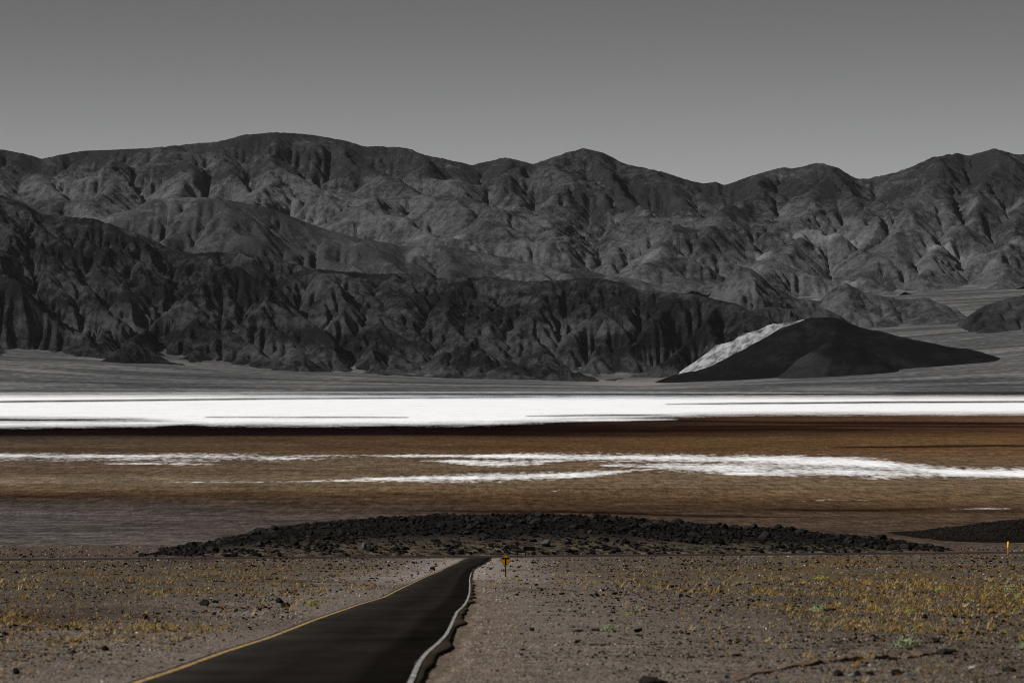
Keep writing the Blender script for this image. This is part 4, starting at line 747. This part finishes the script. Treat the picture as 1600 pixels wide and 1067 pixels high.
prism('symbol', [(-.40, .12), (.40, .12), (.40, .30), (-.40, .30)], -0.108, -0.102, M_blk, sg, (0, 0, zc)); prism('symbol', rect(0, -.20, .17, .64), -0.108, -0.102, M_blk, sg, (0, 0, zc))
# signs at the junction
Yj = 846.0
def jz(X): return float(ground_z(np.array([X]), np.array([Yj]))[0])
def jroot(name, x, label):
    X = float(px_x(x, Yj)); z = jz(X); return tag(link(name, None, loc=(X, Yj, z)), label, 'road sign'), z
s_ = Yj / FPX
rt, z0 = jroot('direction_sign', 827, 'dark board on two posts at the road junction')
gy = HOR + FPX * (EYE - z0) / Yj
post(rt, -6 * s_, (gy - 855) * s_, .17); post(rt, 6 * s_, (gy - 855) * s_, .2)
prism('board', rect(0, (gy - 856.8) * s_, 19 * s_, 6.0 * s_), -0.16, -0.11, M_brd, rt)
rt, z0 = jroot('octagonal_sign', 808.5, 'dark maroon sign on a single post left of the two-post board'); gy = HOR + FPX * (EYE - z0) / Yj
post(rt, 0, (gy - 846) * s_, .11); r8 = 3.6 * s_
prism('panel', [(r8 * math.cos(math.pi / 8 + k * math.pi / 4), (gy - 849.5) * s_ + r8 * math.sin(math.pi / 8 + k * math.pi / 4)) for k in range(8)], -0.1, -0.07, M_mar, rt)
prism('plate', rect(0, (gy - 855.3) * s_, 5.2 * s_, 2.8 * s_), -0.1, -0.07, M_mar, rt)
# yellow marker by the highway on the right
Xm = float(px_x(1575.5, 905.0)); Ym = 905.0 if True else 0; zm = float(plain_z(np.array([Xm]), np.array([Ym]))[0]); mk = tag(link('marker_post', None, loc=(Xm, Ym, zm)), 'narrow marker with yellow head and orange foot beside the highway', 'marker')
sm = Ym / FPX; gm_ = HOR + FPX * (EYE - zm) / Ym; M_my = flat_mat('marker_yellow', (0.62, 0.42, 0.03)); M_mo = flat_mat('marker_orange', (0.45, 0.13, 0.02))
def lathe(name, pr, mat, parent, n=10):
    V = []; F = []
    for j, (r, z) in enumerate(pr): V += [(r * math.cos(6.2832 * k / n), r * math.sin(6.2832 * k / n), z) for k in range(n)]
    for j in range(len(pr) - 1): F += [(j * n + k, j * n + (k + 1) % n, (j + 1) * n + (k + 1) % n, (j + 1) * n + k) for k in range(n)]
    return link(name, mesh_np(name, np.array(V), np.array(F), mat), parent)
hm = max(1.5, (gm_ - 845.5) * sm)
lathe('head', [(0, hm), (.12, hm * .985), (.22, hm * .92), (.25, hm * .75), (.22, hm * .55), (.17, hm * .44), (0, hm * .44)], M_my, mk); lathe('foot', [(.13, hm * .45), (.15, hm * .3), (.17, hm * .1), (.2, 0), (0, -.05)], M_mo, mk)

# ------------------------------------------------------------------ thin dust haze filling the valley
hx = np.array([(x, y, z) for z in (-4.0, 1420.0) for y in (-300.0, 23500.0) for x in (-6500.0, 6500.0)])
hm_ = bpy.data.meshes.new('haze'); hm_.from_pydata(hx.tolist(), [], [(0, 2, 3, 1), (4, 5, 7, 6), (0, 1, 5, 4), (2, 6, 7, 3), (0, 4, 6, 2), (1, 3, 7, 5)])
m = bpy.data.materials.new('dust_haze'); m.use_nodes = True; nt = m.node_tree; nt.nodes.clear()
out = nt.nodes.new('ShaderNodeOutputMaterial'); pv = nt.nodes.new('ShaderNodeVolumePrincipled'); pv.inputs['Color'].default_value = (0.92, 0.92, 0.93, 1); pv.inputs['Density'].default_value = 1.3e-6; pv.inputs['Anisotropy'].default_value = 0.2
nt.links.new(pv.outputs[0], out.inputs['Volume']); hm_.materials.append(m)
tag(link('haze', hm_), 'thin pale dust haze over the valley', kind='stuff')
